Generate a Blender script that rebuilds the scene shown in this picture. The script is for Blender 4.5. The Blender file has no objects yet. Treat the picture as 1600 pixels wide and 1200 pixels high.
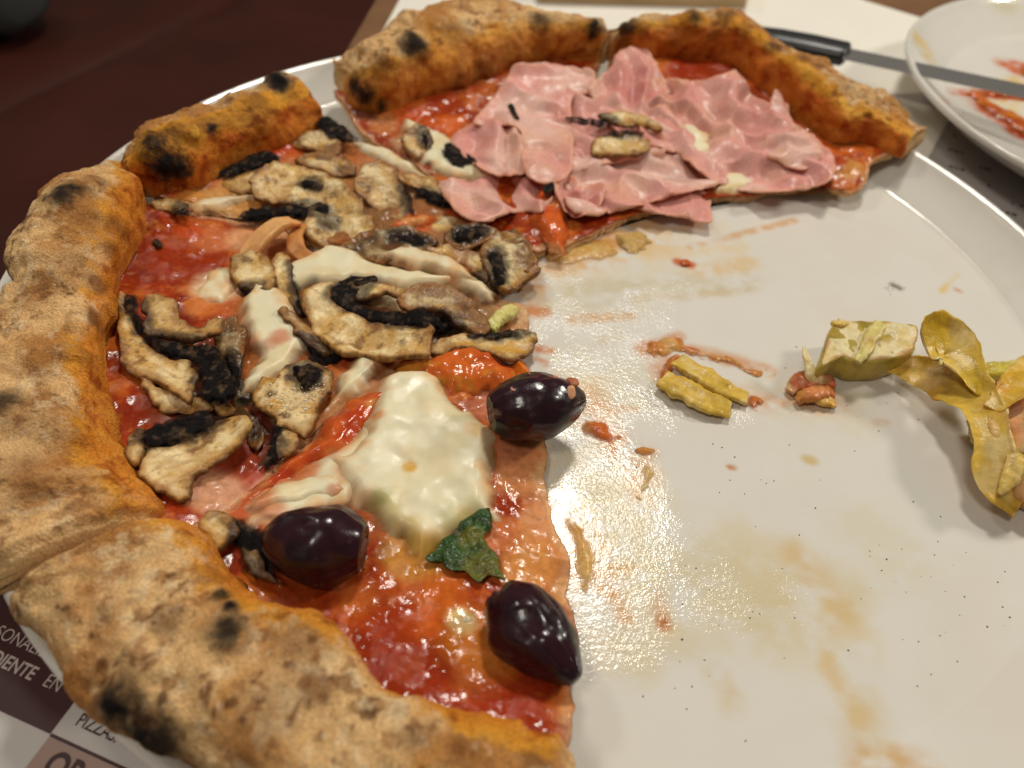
import bpy, bmesh, math, random
import numpy as np
from mathutils import Matrix, Vector

# ------------------------------------------------------------------ camera
# All lengths below are millimetres (turned to metres when meshes are made).
# z = 0 is the eating surface of the plate, its rim is 10 mm higher, the table lies at -10.
scene = bpy.context.scene
F_PX, PITCH, ROLL = 1200.0, 0.82173, 0.09485
CAM = np.array([-14.927, -181.169, 153.794])
_F = np.array([0.0, math.cos(PITCH), -math.sin(PITCH)])
_R0 = np.array([1.0, 0.0, 0.0]); _U0 = np.cross(_R0, _F)
_R = math.cos(ROLL)*_R0 + math.sin(ROLL)*_U0
_U = -math.sin(ROLL)*_R0 + math.cos(ROLL)*_U0
cam_data = bpy.data.cameras.new('camera')
cam = bpy.data.objects.new('camera', cam_data)
scene.collection.objects.link(cam)
m = Matrix.Identity(4)
for i in range(3):
    m[i][0], m[i][1], m[i][2], m[i][3] = _R[i], _U[i], -_F[i], CAM[i]*0.001
cam.matrix_world = m
cam_data.sensor_width = 36.0
cam_data.lens = 36.0*F_PX/1600.0
cam_data.clip_start = 0.005
cam_data.clip_end = 50.0
cam_data.dof.use_dof = True
cam_data.dof.focus_distance = 0.188
cam_data.dof.aperture_fstop = 11.5
scene.camera = cam

# ------------------------------------------------------------------ light
world = bpy.data.worlds.new('World'); scene.world = world
world.use_nodes = True
bg = world.node_tree.nodes['Background']
bg.inputs[0].default_value = (1.0, 0.92, 0.82, 1); bg.inputs[1].default_value = 0.11

def area_lamp(name, loc, target, size, power, col, spread=180):
    ld = bpy.data.lights.new(name, 'AREA'); ld.shape = 'DISK'; ld.size = size
    ld.energy = power; ld.color = col; ld.spread = math.radians(spread)
    o = bpy.data.objects.new(name, ld); scene.collection.objects.link(o)
    o.location = loc
    d = Vector(target) - Vector(loc)
    o.rotation_euler = d.to_track_quat('-Z', 'Y').to_euler()
    return o
area_lamp('ceiling_or_fill_lamp', (0.10, 0.70, 1.18), (0, 0, 0), 0.20, 8.2, (1.0, 0.95, 0.85))
area_lamp('ceiling_or_fill_lamp', (1.08, 0.44, 0.76), (0, 0, 0), 0.18, 6.6, (1.0, 0.945, 0.84))
area_lamp('ceiling_or_fill_lamp', (-0.95, 0.65, 1.25), (0, 0, 0), 0.20, 3.2, (1.0, 0.945, 0.84))
area_lamp('ceiling_or_fill_lamp', (-0.45, -0.55, 1.30), (0, 0, 0), 0.30, 4.4, (1.0, 0.94, 0.83))  # added soft frontal fill from behind the camera, not a known ceiling lamp

vs = scene.view_settings
vs.view_transform = 'Standard'; vs.look = 'None'; vs.exposure = 0.0; vs.gamma = 1.0
vs.use_curve_mapping = False
scene.render.engine = 'CYCLES'
scene.cycles.use_denoising = True
scene.cycles.max_bounces = 8

# ------------------------------------------------------------------ helpers
random.seed(7)
C = scene.collection

def ray(P):
    P = np.atleast_2d(np.asarray(P, float))
    return _F + ((P[:, 0]-800)/F_PX)[:, None]*_R - ((P[:, 1]-600)/F_PX)[:, None]*_U

def at(P, z):
    """points of the photograph carried to their place on a surface; z: number or function z(x, y), millimetres"""
    d = ray(P)
    if not callable(z):
        t = (z-CAM[2])/d[:, 2]
        return CAM + d*t[:, None]
    zz = np.full(len(d), 6.0)
    for _ in range(25):
        t = (zz-CAM[2])/d[:, 2]
        X = CAM + d*t[:, None]
        zz = 0.5*zz + 0.5*z(X[:, 0], X[:, 1])
    X[:, 2] = zz
    return X

def proj(G):
    d = G-CAM; z = d@_F
    return np.stack([800+F_PX*(d@_R)/z, 600-F_PX*(d@_U)/z], -1), z

def sm(a, b, x):
    t = np.clip((x-a)/(b-a), 0, 1)
    return t*t*(3-2*t)

def surf(x, y):
    """general height of the upper face of the pizza: it climbs where its rim lies on the plate's rim"""
    return 3.8 + 8.0*sm(95, 150, np.hypot(x, y))

def lin(c):
    c = np.asarray(c, float)/255.0
    return np.where(c <= 0.04045, c/12.92, ((c+0.055)/1.055)**2.4)

def _hash(ix, iy, iz, seed):
    h = (ix*374761393 + iy*668265263 + iz*2147483647 + seed*1274126177) & 0xffffffff
    h = ((h ^ (h >> 13))*1274126177) & 0xffffffff
    h = ((h ^ (h >> 16))*2246822519) & 0xffffffff
    return ((h ^ (h >> 15)) & 0xffff)/65535.0

def vnoise(x, y, z, seed=0):
    ix, iy, iz = np.floor(x).astype(np.int64), np.floor(y).astype(np.int64), np.floor(z).astype(np.int64)
    fx, fy, fz = x-ix, y-iy, z-iz
    fx, fy, fz = [f*f*f*(f*(f*6-15)+10) for f in (fx, fy, fz)]
    def L(a, b, t): return a+(b-a)*t
    r = L(L(L(_hash(ix, iy, iz, seed), _hash(ix+1, iy, iz, seed), fx),
            L(_hash(ix, iy+1, iz, seed), _hash(ix+1, iy+1, iz, seed), fx), fy),
          L(L(_hash(ix, iy, iz+1, seed), _hash(ix+1, iy, iz+1, seed), fx),
            L(_hash(ix, iy+1, iz+1, seed), _hash(ix+1, iy+1, iz+1, seed), fx), fy), fz)
    return r*2-1

def fbm(x, y, size, seed=0, octv=4, z=None):
    x = np.asarray(x, float); y = np.asarray(y, float)
    z = np.zeros_like(x) if z is None else z
    s, a, out, tot = 1.0/size, 1.0, 0.0, 0.0
    for o in range(octv):
        c, n = math.cos(o*1.3), math.sin(o*1.3)
        out = out + a*vnoise((x*c-y*n)*s+o*17.3, (x*n+y*c)*s-o*9.1, z*s+o*5.7, seed+o*31)
        tot += a; a *= 0.5; s *= 2.03
    return out/tot*1.6

def mixc(c, col, t):
    return c*(1-t[..., None]) + np.asarray(col)*t[..., None]

def spline(P, n, closed=False):
    P = np.asarray(P, float); k = len(P)
    if closed:
        Q = np.concatenate([P[-1:], P, P[:2]])
    else:
        Q = np.concatenate([2*P[:1]-P[1:2], P, 2*P[-1:]-P[-2:-1]])
    seg = k if closed else k-1
    t = np.linspace(0, seg, n, endpoint=not closed)
    i = np.minimum(t.astype(int), seg-1); f = (t-i)[:, None]
    p0, p1, p2, p3 = Q[i], Q[i+1], Q[i+2], Q[i+3]
    return 0.5*((2*p1)+(-p0+p2)*f+(2*p0-5*p1+4*p2-p3)*f*f+(-p0+3*p1-3*p2+p3)*f**3)

def chaikin(P, it=2):
    P = np.asarray(P, float)
    for _ in range(it):
        N = np.roll(P, -1, 0)
        P = np.stack([0.75*P+0.25*N, 0.25*P+0.75*N], 1).reshape(-1, P.shape[1])
    return P

# ---- objects
def tag(o, label=None, cat=None, group=None, kind=None):
    if label: o['label'] = label
    if cat: o['category'] = cat
    if group: o['group'] = group
    if kind: o['kind'] = kind
    return o

def thing(name, loc, label, cat, group=None):
    o = bpy.data.objects.new(name, None); C.objects.link(o)
    o.empty_display_size = 0.01
    o.location = Vector([float(v)*0.001 for v in loc])
    return tag(o, label, cat, group)

def mesh_obj(name, V, faces, mat, parent=None, col=None, rgh=None, smooth=True, alp=1.0):
    V = np.asarray(V, float)
    off = np.array(parent.location)*1000 if parent is not None else None
    p = parent
    while p is not None and p.parent is not None:
        p = p.parent; off = off + np.array(p.location)*1000
    if off is None:
        off = np.array([V[:, 0].mean(), V[:, 1].mean(), V[:, 2].min()])
    me = bpy.data.meshes.new(name)
    me.from_pydata(((V-off)*0.001).tolist(), [], faces if isinstance(faces, list) else faces.tolist())
    me.validate()
    if smooth:
        me.polygons.foreach_set('use_smooth', [True]*len(me.polygons))
    if col is not None:
        a = me.color_attributes.new('Col', 'FLOAT_COLOR', 'POINT')
        c4 = np.ones((len(V), 4)); c4[:, :3] = np.clip(col, 0, 1)
        a.data.foreach_set('color', c4.ravel())
        b = me.attributes.new('rgh', 'FLOAT', 'POINT')
        r = np.full(len(V), 0.5) if rgh is None else np.broadcast_to(rgh, (len(V),))
        b.data.foreach_set('value', np.ascontiguousarray(r, dtype=np.float32))
        if alp is not None:
            b = me.attributes.new('alp', 'FLOAT', 'POINT'); b.data.foreach_set('value', np.ascontiguousarray(np.broadcast_to(alp, (len(V),)), dtype=np.float32))
    me.materials.append(mat)
    o = bpy.data.objects.new(name, me); C.objects.link(o)
    if parent is not None:
        o.parent = parent
    else:
        o.location = Vector(off*0.001)
    return o

def grid_faces(nu, nv, wrapv=False, off=0):
    i = np.arange(nu-1)[:, None]; j = np.arange(nv if wrapv else nv-1)[None, :]
    j2 = (j+1) % nv
    a = i*nv+j; b = i*nv+j2; c = (i+1)*nv+j2; d = (i+1)*nv+j
    return (np.stack([a, b, c, d], -1).reshape(-1, 4)+off)

def normals(G):
    du = np.gradient(G, axis=0); dv = np.gradient(G, axis=1)
    n = np.cross(du, dv); l = np.linalg.norm(n, axis=-1, keepdims=True)
    return n/np.maximum(l, 1e-9)

# ---- materials
def food(name, bumps=((900, 0.3),), sss=0.0, coat=0.0, var=0.18, vscale=700, spec=0.5, ior=1.42, sradius=1.5, stripes=None):
    mt = bpy.data.materials.new(name); mt.use_nodes = True
    nt = mt.node_tree; N, L = nt.nodes, nt.links
    b = N['Principled BSDF']
    tc = N.new('ShaderNodeTexCoord')
    at_ = N.new('ShaderNodeAttribute'); at_.attribute_name = 'Col'
    ar = N.new('ShaderNodeAttribute'); ar.attribute_name = 'rgh'
    nz = N.new('ShaderNodeTexNoise'); nz.inputs['Scale'].default_value = vscale; nz.inputs['Detail'].default_value = 4
    L.new(tc.outputs['Object'], nz.inputs['Vector'])
    mr = N.new('ShaderNodeMapRange'); mr.inputs[1].default_value = 0.25; mr.inputs[2].default_value = 0.75
    mr.inputs[3].default_value = 1-var; mr.inputs[4].default_value = 1+var
    L.new(nz.outputs['Fac'], mr.inputs[0])
    vm = N.new('ShaderNodeVectorMath'); vm.operation = 'SCALE'
    L.new(at_.outputs['Color'], vm.inputs[0]); L.new(mr.outputs[0], vm.inputs['Scale'])
    L.new(vm.outputs[0], b.inputs['Base Color'])
    rm = N.new('ShaderNodeMath'); rm.operation = 'MULTIPLY'
    mr2 = N.new('ShaderNodeMapRange'); mr2.inputs[1].default_value = 0.3; mr2.inputs[2].default_value = 0.7
    mr2.inputs[3].default_value = 0.75; mr2.inputs[4].default_value = 1.3
    L.new(nz.outputs['Fac'], mr2.inputs[0])
    L.new(ar.outputs['Fac'], rm.inputs[0]); L.new(mr2.outputs[0], rm.inputs[1])
    L.new(rm.outputs[0], b.inputs['Roughness'])
    prev = None
    for sc, dist in bumps:
        n2 = N.new('ShaderNodeTexNoise'); n2.inputs['Scale'].default_value = sc; n2.inputs['Detail'].default_value = 3
        L.new(tc.outputs['Object'], n2.inputs['Vector'])
        bp = N.new('ShaderNodeBump'); bp.inputs['Distance'].default_value = dist*0.001; bp.inputs['Strength'].default_value = 1.0
        L.new(n2.outputs['Fac'], bp.inputs['Height'])
        if prev is not None: L.new(prev.outputs[0], bp.inputs['Normal'])
        prev = bp
    if prev is not None: L.new(prev.outputs[0], b.inputs['Normal'])
    b.inputs['IOR'].default_value = ior
    b.inputs['Specular IOR Level'].default_value = spec
    if sss:
        b.inputs['Subsurface Weight'].default_value = sss
        b.inputs['Subsurface Radius'].default_value = (1.0, 0.55, 0.3)
        b.inputs['Subsurface Scale'].default_value = sradius*0.001
    if coat:
        b.inputs['Coat Weight'].default_value = coat
        b.inputs['Coat Roughness'].default_value = 0.1
    return mt

def plain(name, rgb, rough=0.5, metal=0.0, spec=0.5, noise=None, bump=None):
    mt = bpy.data.materials.new(name); mt.use_nodes = True
    nt = mt.node_tree; N, L = nt.nodes, nt.links
    b = N['Principled BSDF']
    c = tuple(float(v) for v in rgb)
    b.inputs['Base Color'].default_value = (*c, 1)
    b.inputs['Roughness'].default_value = rough; b.inputs['Metallic'].default_value = metal
    b.inputs['Specular IOR Level'].default_value = spec
    tc = N.new('ShaderNodeTexCoord')
    if noise:
        nz = N.new('ShaderNodeTexNoise'); nz.inputs['Scale'].default_value = noise[0]; nz.inputs['Detail'].default_value = 6
        L.new(tc.outputs['Object'], nz.inputs['Vector'])
        mp = N.new('ShaderNodeMapRange'); mp.inputs[1].default_value = .3; mp.inputs[2].default_value = .7
        mp.inputs[3].default_value = 1-noise[1]; mp.inputs[4].default_value = 1+noise[1]
        L.new(nz.outputs['Fac'], mp.inputs[0])
        vm = N.new('ShaderNodeVectorMath'); vm.operation = 'SCALE'; vm.inputs[0].default_value = c
        L.new(mp.outputs[0], vm.inputs['Scale']); L.new(vm.outputs[0], b.inputs['Base Color'])
    if bump:
        n2 = N.new('ShaderNodeTexNoise'); n2.inputs['Scale'].default_value = bump[0]; n2.inputs['Detail'].default_value = 4
        L.new(tc.outputs['Object'], n2.inputs['Vector'])
        bp = N.new('ShaderNodeBump'); bp.inputs['Distance'].default_value = bump[1]*0.001
        L.new(n2.outputs['Fac'], bp.inputs['Height']); L.new(bp.outputs[0], b.inputs['Normal'])
    return mt

M_CRUST = food('baked_crust', bumps=((420, 0.5), (1700, 0.42)), var=0.36, vscale=1900, spec=0.10)
M_BODY = food('sauced_dough', bumps=((300, 0.20), (800, 0.08)), coat=0.0, var=0.18, vscale=700, spec=0.32)
M_CHEESE = food('melted_mozzarella', bumps=((130, 0.07), (500, 0.03)), sss=0.3, coat=0.0, var=0.05, vscale=250, sradius=2.2, spec=0.45)
M_HAM = food('cooked_ham', bumps=((240, 0.10), (900, 0.05)), sss=0.35, coat=0.0, var=0.10, vscale=800, sradius=2.5, spec=0.4)
M_MUSH = food('roast_mushroom', bumps=((600, 0.12), (1700, 0.10)), sss=0.06, var=0.10, vscale=1500, sradius=1.0, spec=0.32)
M_GILL = food('mushroom_gills', bumps=((900, 0.35), (2200, 0.25)), var=0.45, vscale=1300, spec=0.10)
M_OLIVE = food('olive_skin', bumps=((300, 0.08), (1300, 0.04)), var=0.25, vscale=260, coat=0.25, spec=0.4)
M_ARTI = food('pickled_artichoke', bumps=((500, 0.2), (1400, 0.12)), sss=0.2, coat=0.0, var=0.12, vscale=500, sradius=1.5, spec=0.4)
M_LEAF = food('basil_leaf', bumps=((500, 0.4), (1500, 0.25)), var=0.3, vscale=800, coat=0.1, spec=0.4)
M_SAUCE = food('thick_sauce', bumps=((300, 0.20), (800, 0.08)), var=0.14, vscale=600, spec=0.32)
M_FILM = food('sauce_film', bumps=((600, 0.2), (1500, 0.12)), var=0.14, vscale=700, spec=0.5)
M_PORC = food('glazed_porcelain', bumps=(), var=0.02, vscale=60, spec=0.5, ior=1.5)
for _m in (M_CHEESE, M_GILL, M_SAUCE, M_FILM):        # these thin out to nothing at their edges
    _a = _m.node_tree.nodes.new('ShaderNodeAttribute'); _a.attribute_name = 'alp'
    _m.node_tree.links.new(_a.outputs['Fac'], _m.node_tree.nodes['Principled BSDF'].inputs['Alpha'])

# ---- organic shapes
def seg_dist(X, P):
    """distance to and nearest point on a closed polyline, and inside test"""
    n = len(X); best = np.full(n, 1e9); near = np.zeros((n, 2)); inside = np.zeros(n, bool)
    for i in range(len(P)):
        a, b = P[i], P[(i+1) % len(P)]
        ab = b-a; t = np.clip(((X-a)@ab)/max(ab@ab, 1e-12), 0, 1)
        q = a+t[:, None]*ab; d = np.hypot(*(X-q).T)
        k = d < best; best[k] = d[k]; near[k] = q[k]
        c = (a[1] > X[:, 1]) != (b[1] > X[:, 1])
        if abs(ab[1]) > 1e-12:
            xi = a[0]+(X[:, 1]-a[1])*ab[0]/ab[1]
            inside ^= c & (X[:, 0] < xi)
    return best, near, inside

def patch(name, poly, base, mat, parent, th=1.5, edge=2.0, bot=0.6, colfn=None, disp=None, res=None,
          rag=0.35, seed=0, rgh=0.35, prof=0.5, under=None, alpha=None):
    """a soft slab that follows base(x, y): outline from poly, thick th, edges rounded over `edge` mm"""
    W = at(spline(poly, 7*len(poly), True), base)[:, :2]
    if rag:
        n = np.stack([fbm(W[:, 0], W[:, 1], 3.5, seed+1, 4), fbm(W[:, 0], W[:, 1], 3.5, seed+2, 4)], 1)
        W = W+n*rag
    lo, hi = W.min(0)-1, W.max(0)+1
    size = max(hi-lo)
    r = res or min(max(size/70, 0.28), 0.8)
    xs = np.arange(lo[0], hi[0]+r, r); ys = np.arange(lo[1], hi[1]+r, r)
    gx, gy = np.meshgrid(xs, ys, indexing='ij'); sh = gx.shape
    X = np.stack([gx.ravel(), gy.ravel()], 1)
    d, near, ins = seg_dist(X, W)
    I = ins.reshape(sh)
    cell = I[:-1, :-1] | I[1:, :-1] | I[:-1, 1:] | I[1:, 1:]
    ci, cj = np.nonzero(cell)
    q = np.stack([ci*sh[1]+cj, (ci+1)*sh[1]+cj, (ci+1)*sh[1]+cj+1, ci*sh[1]+cj+1], 1)
    used = np.unique(q); remap = np.full(sh[0]*sh[1], -1); remap[used] = np.arange(len(used))
    q = remap[q]; X = X[used]; d = d[used]; near = near[used]; ins = ins[used]
    X[~ins] = near[~ins]; d = np.where(ins, d, 0.0)
    x, y = X[:, 0], X[:, 1]
    t = np.clip(d/edge, 0, 1)
    pr = (1-(1-t)**2)**prof if prof < 1 else t*t*(3-2*t)
    B = base(x, y)
    z = B+th*pr
    if disp is not None: z = z+disp(x, y, d)*sm(0, edge, d)
    zb = (B if under is None else under(x, y))-bot*(1-(1-np.clip(d/max(edge*0.7, 0.3), 0, 1))**2)**0.5
    top = np.stack([x, y, z], 1)
    inner = np.nonzero(ins)[0]
    mapb = np.arange(len(X)); mapb[inner] = len(X)+np.arange(len(inner))
    V = np.concatenate([top, np.stack([x, y, zb], 1)[inner]])
    Fc = np.concatenate([q, mapb[q][:, ::-1]])
    c = colfn(x, y, d) if colfn else np.tile([.5, .5, .5], (len(x), 1))
    c = np.concatenate([c, c[inner]])
    rg = rgh(x, y, d) if callable(rgh) else np.full(len(x), rgh)
    rg = np.concatenate([rg, rg[inner]])
    al = 1.0
    if alpha is not None:
        al = alpha(x, y, d); al = np.concatenate([al, al[inner]])
    return mesh_obj(name, V, Fc, mat, parent, c, rg, alp=al)

def tilted(center, off, gx=0.0, gy=0.0, ref=surf):
    """a plane over the pizza (or plate) under a picture point"""
    c = at([center], lambda x, y: ref(x, y)+off)[0]
    return lambda x, y: c[2]+gx*(x-c[0])+gy*(y-c[1])

def over(off, ref=surf):
    return lambda x, y: ref(x, y)+off

def tube_sweep(path, wid, thick, n=14, up=None, twist=None, m=None, cup=0.0):
    """a strap along path with half width wid and half thickness thick (per point); returns a grid"""
    m = m or 60
    P = spline(path, m)
    w = np.interp(np.linspace(0, 1, m), np.linspace(0, 1, len(wid)), wid)
    h = np.interp(np.linspace(0, 1, m), np.linspace(0, 1, len(thick)), thick)
    tw = np.zeros(m) if twist is None else np.interp(np.linspace(0, 1, m), np.linspace(0, 1, len(twist)), twist)
    T = np.gradient(P, axis=0); T /= np.linalg.norm(T, axis=1, keepdims=True)
    U = np.tile(np.array([0, 0, 1.0]) if up is None else np.asarray(up, float), (m, 1))
    S = np.cross(T, U); S /= np.linalg.norm(S, axis=1, keepdims=True)
    U = np.cross(S, T)
    c, s = np.cos(tw)[:, None], np.sin(tw)[:, None]
    S, U = S*c+U*s, -S*s+U*c
    a = np.linspace(0, 2*np.pi, n, endpoint=False)
    ca, sa = np.cos(a), np.sin(a)
    ca = np.sign(ca)*np.abs(ca)**0.8; sa = np.sign(sa)*np.abs(sa)**0.8
    return P[:, None]+S[:, None]*(ca[None, :, None]*w[:, None, None])+U[:, None]*(sa[None, :, None]*h[:, None, None]+cup*(np.cos(a)**2)[None, :, None]*w[:, None, None])

def grid_obj(name, G, mat, parent, col, rgh, wrap=True, caps=True):
    nu, nv = G.shape[:2]
    V = G.reshape(-1, 3); Fc = grid_faces(nu, nv, wrap).tolist()
    col = np.broadcast_to(col, (nu, nv, 3)).reshape(-1, 3) if np.ndim(col) != 1 else np.tile(col, (nu*nv, 1))
    rg = np.full(nu*nv, rgh) if np.ndim(rgh) == 0 else rgh.ravel()
    if caps:
        k = len(V); V = np.concatenate([V, G[0].mean(0)[None], G[-1].mean(0)[None]])
        col = np.concatenate([col, col[:1], col[-1:]]); rg = np.concatenate([rg, rg[:1], rg[-1:]])
        e = (nu-1)*nv
        for j in range(nv):
            Fc.append([k, (j+1) % nv, j]); Fc.append([k+1, e+j, e+(j+1) % nv])
    return mesh_obj(name, V, Fc, mat, parent, col, rg)

# ================================================================== the setting
TZ = -10.0
def box_mesh(name, pts, z0, z1, mat, parent=None):
    k = len(pts)
    V = [(p[0], p[1], z0) for p in pts]+[(p[0], p[1], z1) for p in pts]
    Fc = [list(range(k))[::-1], list(range(k, 2*k))]+[[i, (i+1) % k, k+(i+1) % k, k+i] for i in range(k)]
    return mesh_obj(name, V, Fc, mat, parent, smooth=False)

M_WOOD = plain('brown_tabletop', lin((120, 84, 52)), 0.4, noise=(40, 0.25), bump=(300, 0.1))
table = box_mesh('table', [(-100, 420), (-112, 60), (-135, -60), (-190, -330), (420, -330), (420, 420)], TZ-31, TZ-1.0, M_WOOD)
tag(table, 'brown wooden table top under the paper mats', 'table', kind='structure')

# the upholstered bench beyond the table edge
M_LEATH = plain('brown_leather', lin((64, 27, 17)), 0.6, spec=0.2, noise=(9, 0.18), bump=(220, 0.25))
def cushion(name, x0, x1, y0, y1, z, r, seed, label, rot):
    nx, ny = 60, 60
    u, v = np.meshgrid(np.linspace(-1, 1, nx), np.linspace(-1, 1, ny), indexing='ij')
    su = np.sign(u)*np.abs(u)**0.9; sv = np.sign(v)*np.abs(v)**0.9
    h = ((1-np.abs(u)**8)*(1-np.abs(v)**8))**0.5
    x = (x1-x0)/2*su; y = (y1-y0)/2*sv
    zz = z-r*(1-h)+6*fbm(x, y, 160, seed, 2)
    c, s = math.cos(rot), math.sin(rot)
    G = np.stack([(x0+x1)/2+x*c-y*s, (y0+y1)/2+x*s+y*c, zz], -1)
    B = G[::-1].copy(); B[..., 2] = z-110
    ring = np.concatenate([G.reshape(-1, 3), B.reshape(-1, 3)])
    Fc = np.concatenate([grid_faces(nx, ny), grid_faces(nx, ny, off=nx*ny)]).tolist()
    k = nx*ny
    def idb(i, j): return k+(nx-1-i)*ny+j
    for j in range(ny-1):
        Fc.append([j, j+1, idb(0, j+1), idb(0, j)]); a = (nx-1)*ny
        Fc.append([a+j+1, a+j, idb(nx-1, j), idb(nx-1, j+1)])
    for i in range(nx-1):
        Fc.append([i*ny, idb(i, 0), idb(i+1, 0), (i+1)*ny])
        Fc.append([(i+1)*ny+ny-1, idb(i+1, ny-1), idb(i, ny-1), i*ny+ny-1])
    o = mesh_obj(name, ring, Fc, M_LEATH)
    return tag(o, label, 'seat cushion')
s0, s1 = at([(0, 165), (270, 40)], -262.0)
sdir = (s1-s0)/np.linalg.norm(s1-s0); srot = math.atan2(sdir[1], sdir[0])
snrm = np.array([-sdir[1], sdir[0]])
for k, (lab, ln_) in enumerate((('dark brown leather seat cushion beside the table, on the near side of the seam', 420), ('dark brown leather seat cushion beyond the seam, farther from the plate', 420))):
    sg = -1 if k == 0 else 1
    cc_ = (s0[:2]+s1[:2])/2+snrm*sg*(ln_/2+1.5)+sdir[:2]*60
    cushion('bench_cushion', cc_[0]-600, cc_[0]+600, cc_[1]-ln_/2, cc_[1]+ln_/2, -256-4*k, 22, 3+k, lab, srot)
floor = box_mesh('floor', [(-3000, -1500), (3000, -1500), (3000, 4000), (-3000, 4000)], -720, -700, plain('dark_floor', lin((48, 30, 24)), 0.5, noise=(6, 0.2)))
tag(floor, kind='structure')
# dark bag lying on the bench corner
bz = -250
bc = at([(-30, -25)], -200.0)[0]
u, v = np.meshgrid(np.linspace(0.02, np.pi-0.02, 30), np.linspace(0, 2*np.pi, 40, endpoint=False), indexing='ij')
def spw(a, p): return np.sign(a)*np.abs(a)**p
G = np.stack([bc[0]-20+70*spw(np.sin(u), .6)*spw(np.cos(v), .7), bc[1]+20+50*spw(np.sin(u), .6)*spw(np.sin(v), .7), -212+42*spw(np.cos(u), .6)], -1)
G = G+(normals(G)*(5*fbm(G[..., 0], G[..., 1], 40, 9, 3, G[..., 2]))[..., None])
bag = grid_obj('bag', G, plain('grey_cloth', lin((62, 62, 60)), 0.8, bump=(300, .5)), None, lin((60, 60, 60)), 0.8)
tag(bag, 'dark grey cloth bag lying on the brown leather bench', 'bag')

# ------------------------------------------------------------------ paper mats with print
M_PAPER = plain('menu_paper', lin((214, 206, 200)), 0.55, noise=(30, 0.02))
M_WPAPER = plain('white_paper', lin((232, 226, 214)), 0.6, noise=(20, 0.02))
M_DKPRINT = plain('dark_brown_print', lin((74, 34, 34)), 0.5)
M_TAUPE = plain('taupe_print', lin((178, 146, 132)), 0.5)
M_GREYP = plain('grey_print', lin((172, 164, 162)), 0.5)
M_INK = plain('brown_ink', lin((62, 30, 30)), 0.5)
M_INKG = plain('grey_ink', lin((70, 66, 68)), 0.5)
M_INKW = plain('pale_ink', lin((225, 205, 198)), 0.5)

def ground(P, dz=0.0): return at(P, TZ+dz)
def flat(name, P, dz, mat, parent=None, th=0.3):
    W = ground(P, dz)
    return box_mesh(name, [(p[0], p[1]) for p in W], TZ+dz-th, TZ+dz, mat, parent)

mat_l = box_mesh('menu_mat', [(-165, -300), (130, -300), (130, 60), (-110, 60)], TZ-0.9, TZ-0.4, M_PAPER)
tag(mat_l, 'printed paper menu mat with brown and taupe blocks under the big plate', 'menu mat')
# checker of printed blocks: directions of its edges as they lie on the table
o0 = ground([(77, 1146)])[0]; ex = ground([(194, 1200)])[0]-o0; ex /= np.linalg.norm(ex)
ey = np.array([-ex[1], ex[0], 0.0])
def blk(name, u0, u1, v0, v1, dz, mat):
    P = [o0+ex*a+ey*b for a, b in ((u0, v0), (u1, v0), (u1, v1), (u0, v1))]
    return box_mesh(name, [(p[0], p[1]) for p in P], TZ-0.4, TZ+dz, mat, mat_l)
blk('print_block', -60, 0, 0.0, 62, -0.32, M_DKPRINT)
blk('print_block', 0.2, 48, -60, -0.5, -0.32, M_TAUPE)
blk('print_rule', 0.2, 120, -0.4, 0.25, -0.28, M_DKPRINT)

def text(body, p0, p1, hgt, mat, parent, dz, bold=0.0, sx=1.0, name='lettering'):
    """flat lettering on the mat: baseline from p0 towards p1 (points on the mat), capital height hgt mm"""
    cu = bpy.data.curves.new(name, 'FONT'); cu.body = body; cu.size = hgt*0.001/0.70
    cu.offset = bold*0.001; cu.extrude = 0.00002
    t = bpy.data.objects.new(name, cu); C.objects.link(t)
    dg = bpy.context.evaluated_depsgraph_get()
    me = bpy.data.meshes.new_from_object(t.evaluated_get(dg))
    bpy.data.objects.remove(t)
    a = np.asarray(p0); d = np.asarray(p1)-a; ang = math.atan2(d[1], d[0])
    me.transform(Matrix.Diagonal((sx, 1, 1, 1)))
    o = bpy.data.objects.new(name, me); C.objects.link(o); me.materials.append(mat)
    o.parent = parent
    o.location = Vector([float(a[0])*.001, float(a[1])*.001, (TZ+dz)*.001])-parent.location
    o.rotation_euler = (0, 0, ang)
    return o
def uv(P):
    w = ground([P])[0]-o0
    return w@ex, w@ey
def on(u_, v_): return o0+ex*u_+ey*v_
_, vb = uv((55, 1066)); ub, _ = uv((-6, 1035))
text('INGREDIENTE', on(ub-11.2, vb), on(30, vb), 2.75, M_INKW, mat_l, -0.26, 0.06, 0.82)
ue, ve = uv((63, 1070))
text('EN', on(ue, vb), on(30, vb), 2.75, M_INKW, mat_l, -0.26, -0.03, 0.82)
us, vs_ = uv((18, 1006))
text('PERSONALIZA', on(us-10.6, vs_), on(40, vs_), 2.75, M_INKW, mat_l, -0.26, -0.03, 0.85)
up_, vp = uv((115, 1131))
text('PIZZAS.', on(up_, vp), on(50, vp), 2.5, M_INK, mat_l, -0.30, 0.02, 0.80)
uo, vo = uv((60, 1207))
text('OR', on(uo, vo), on(60, vo), 4.6, M_INK, mat_l, -0.26, 0.22, 0.85)

# white sheets on the far side of the table
sh1 = box_mesh('paper_sheet', [(-101, 60), (-93, 262), (60, 420), (171, 304), (222, 270), (222, 205), (160, 176), (90, 60)], TZ-0.9, TZ-0.5, M_WPAPER)
tag(sh1, 'plain white paper sheet lying behind the ham slices', 'paper')
mat_r = box_mesh('menu_mat', [(60, 60), (146, 182), (225, 205), (330, 60), (330, -120), (60, -120)], TZ-0.45, TZ-0.15, M_GREYP)
tag(mat_r, 'grey printed price list mat between the big plate and the side plate', 'menu mat')
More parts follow.
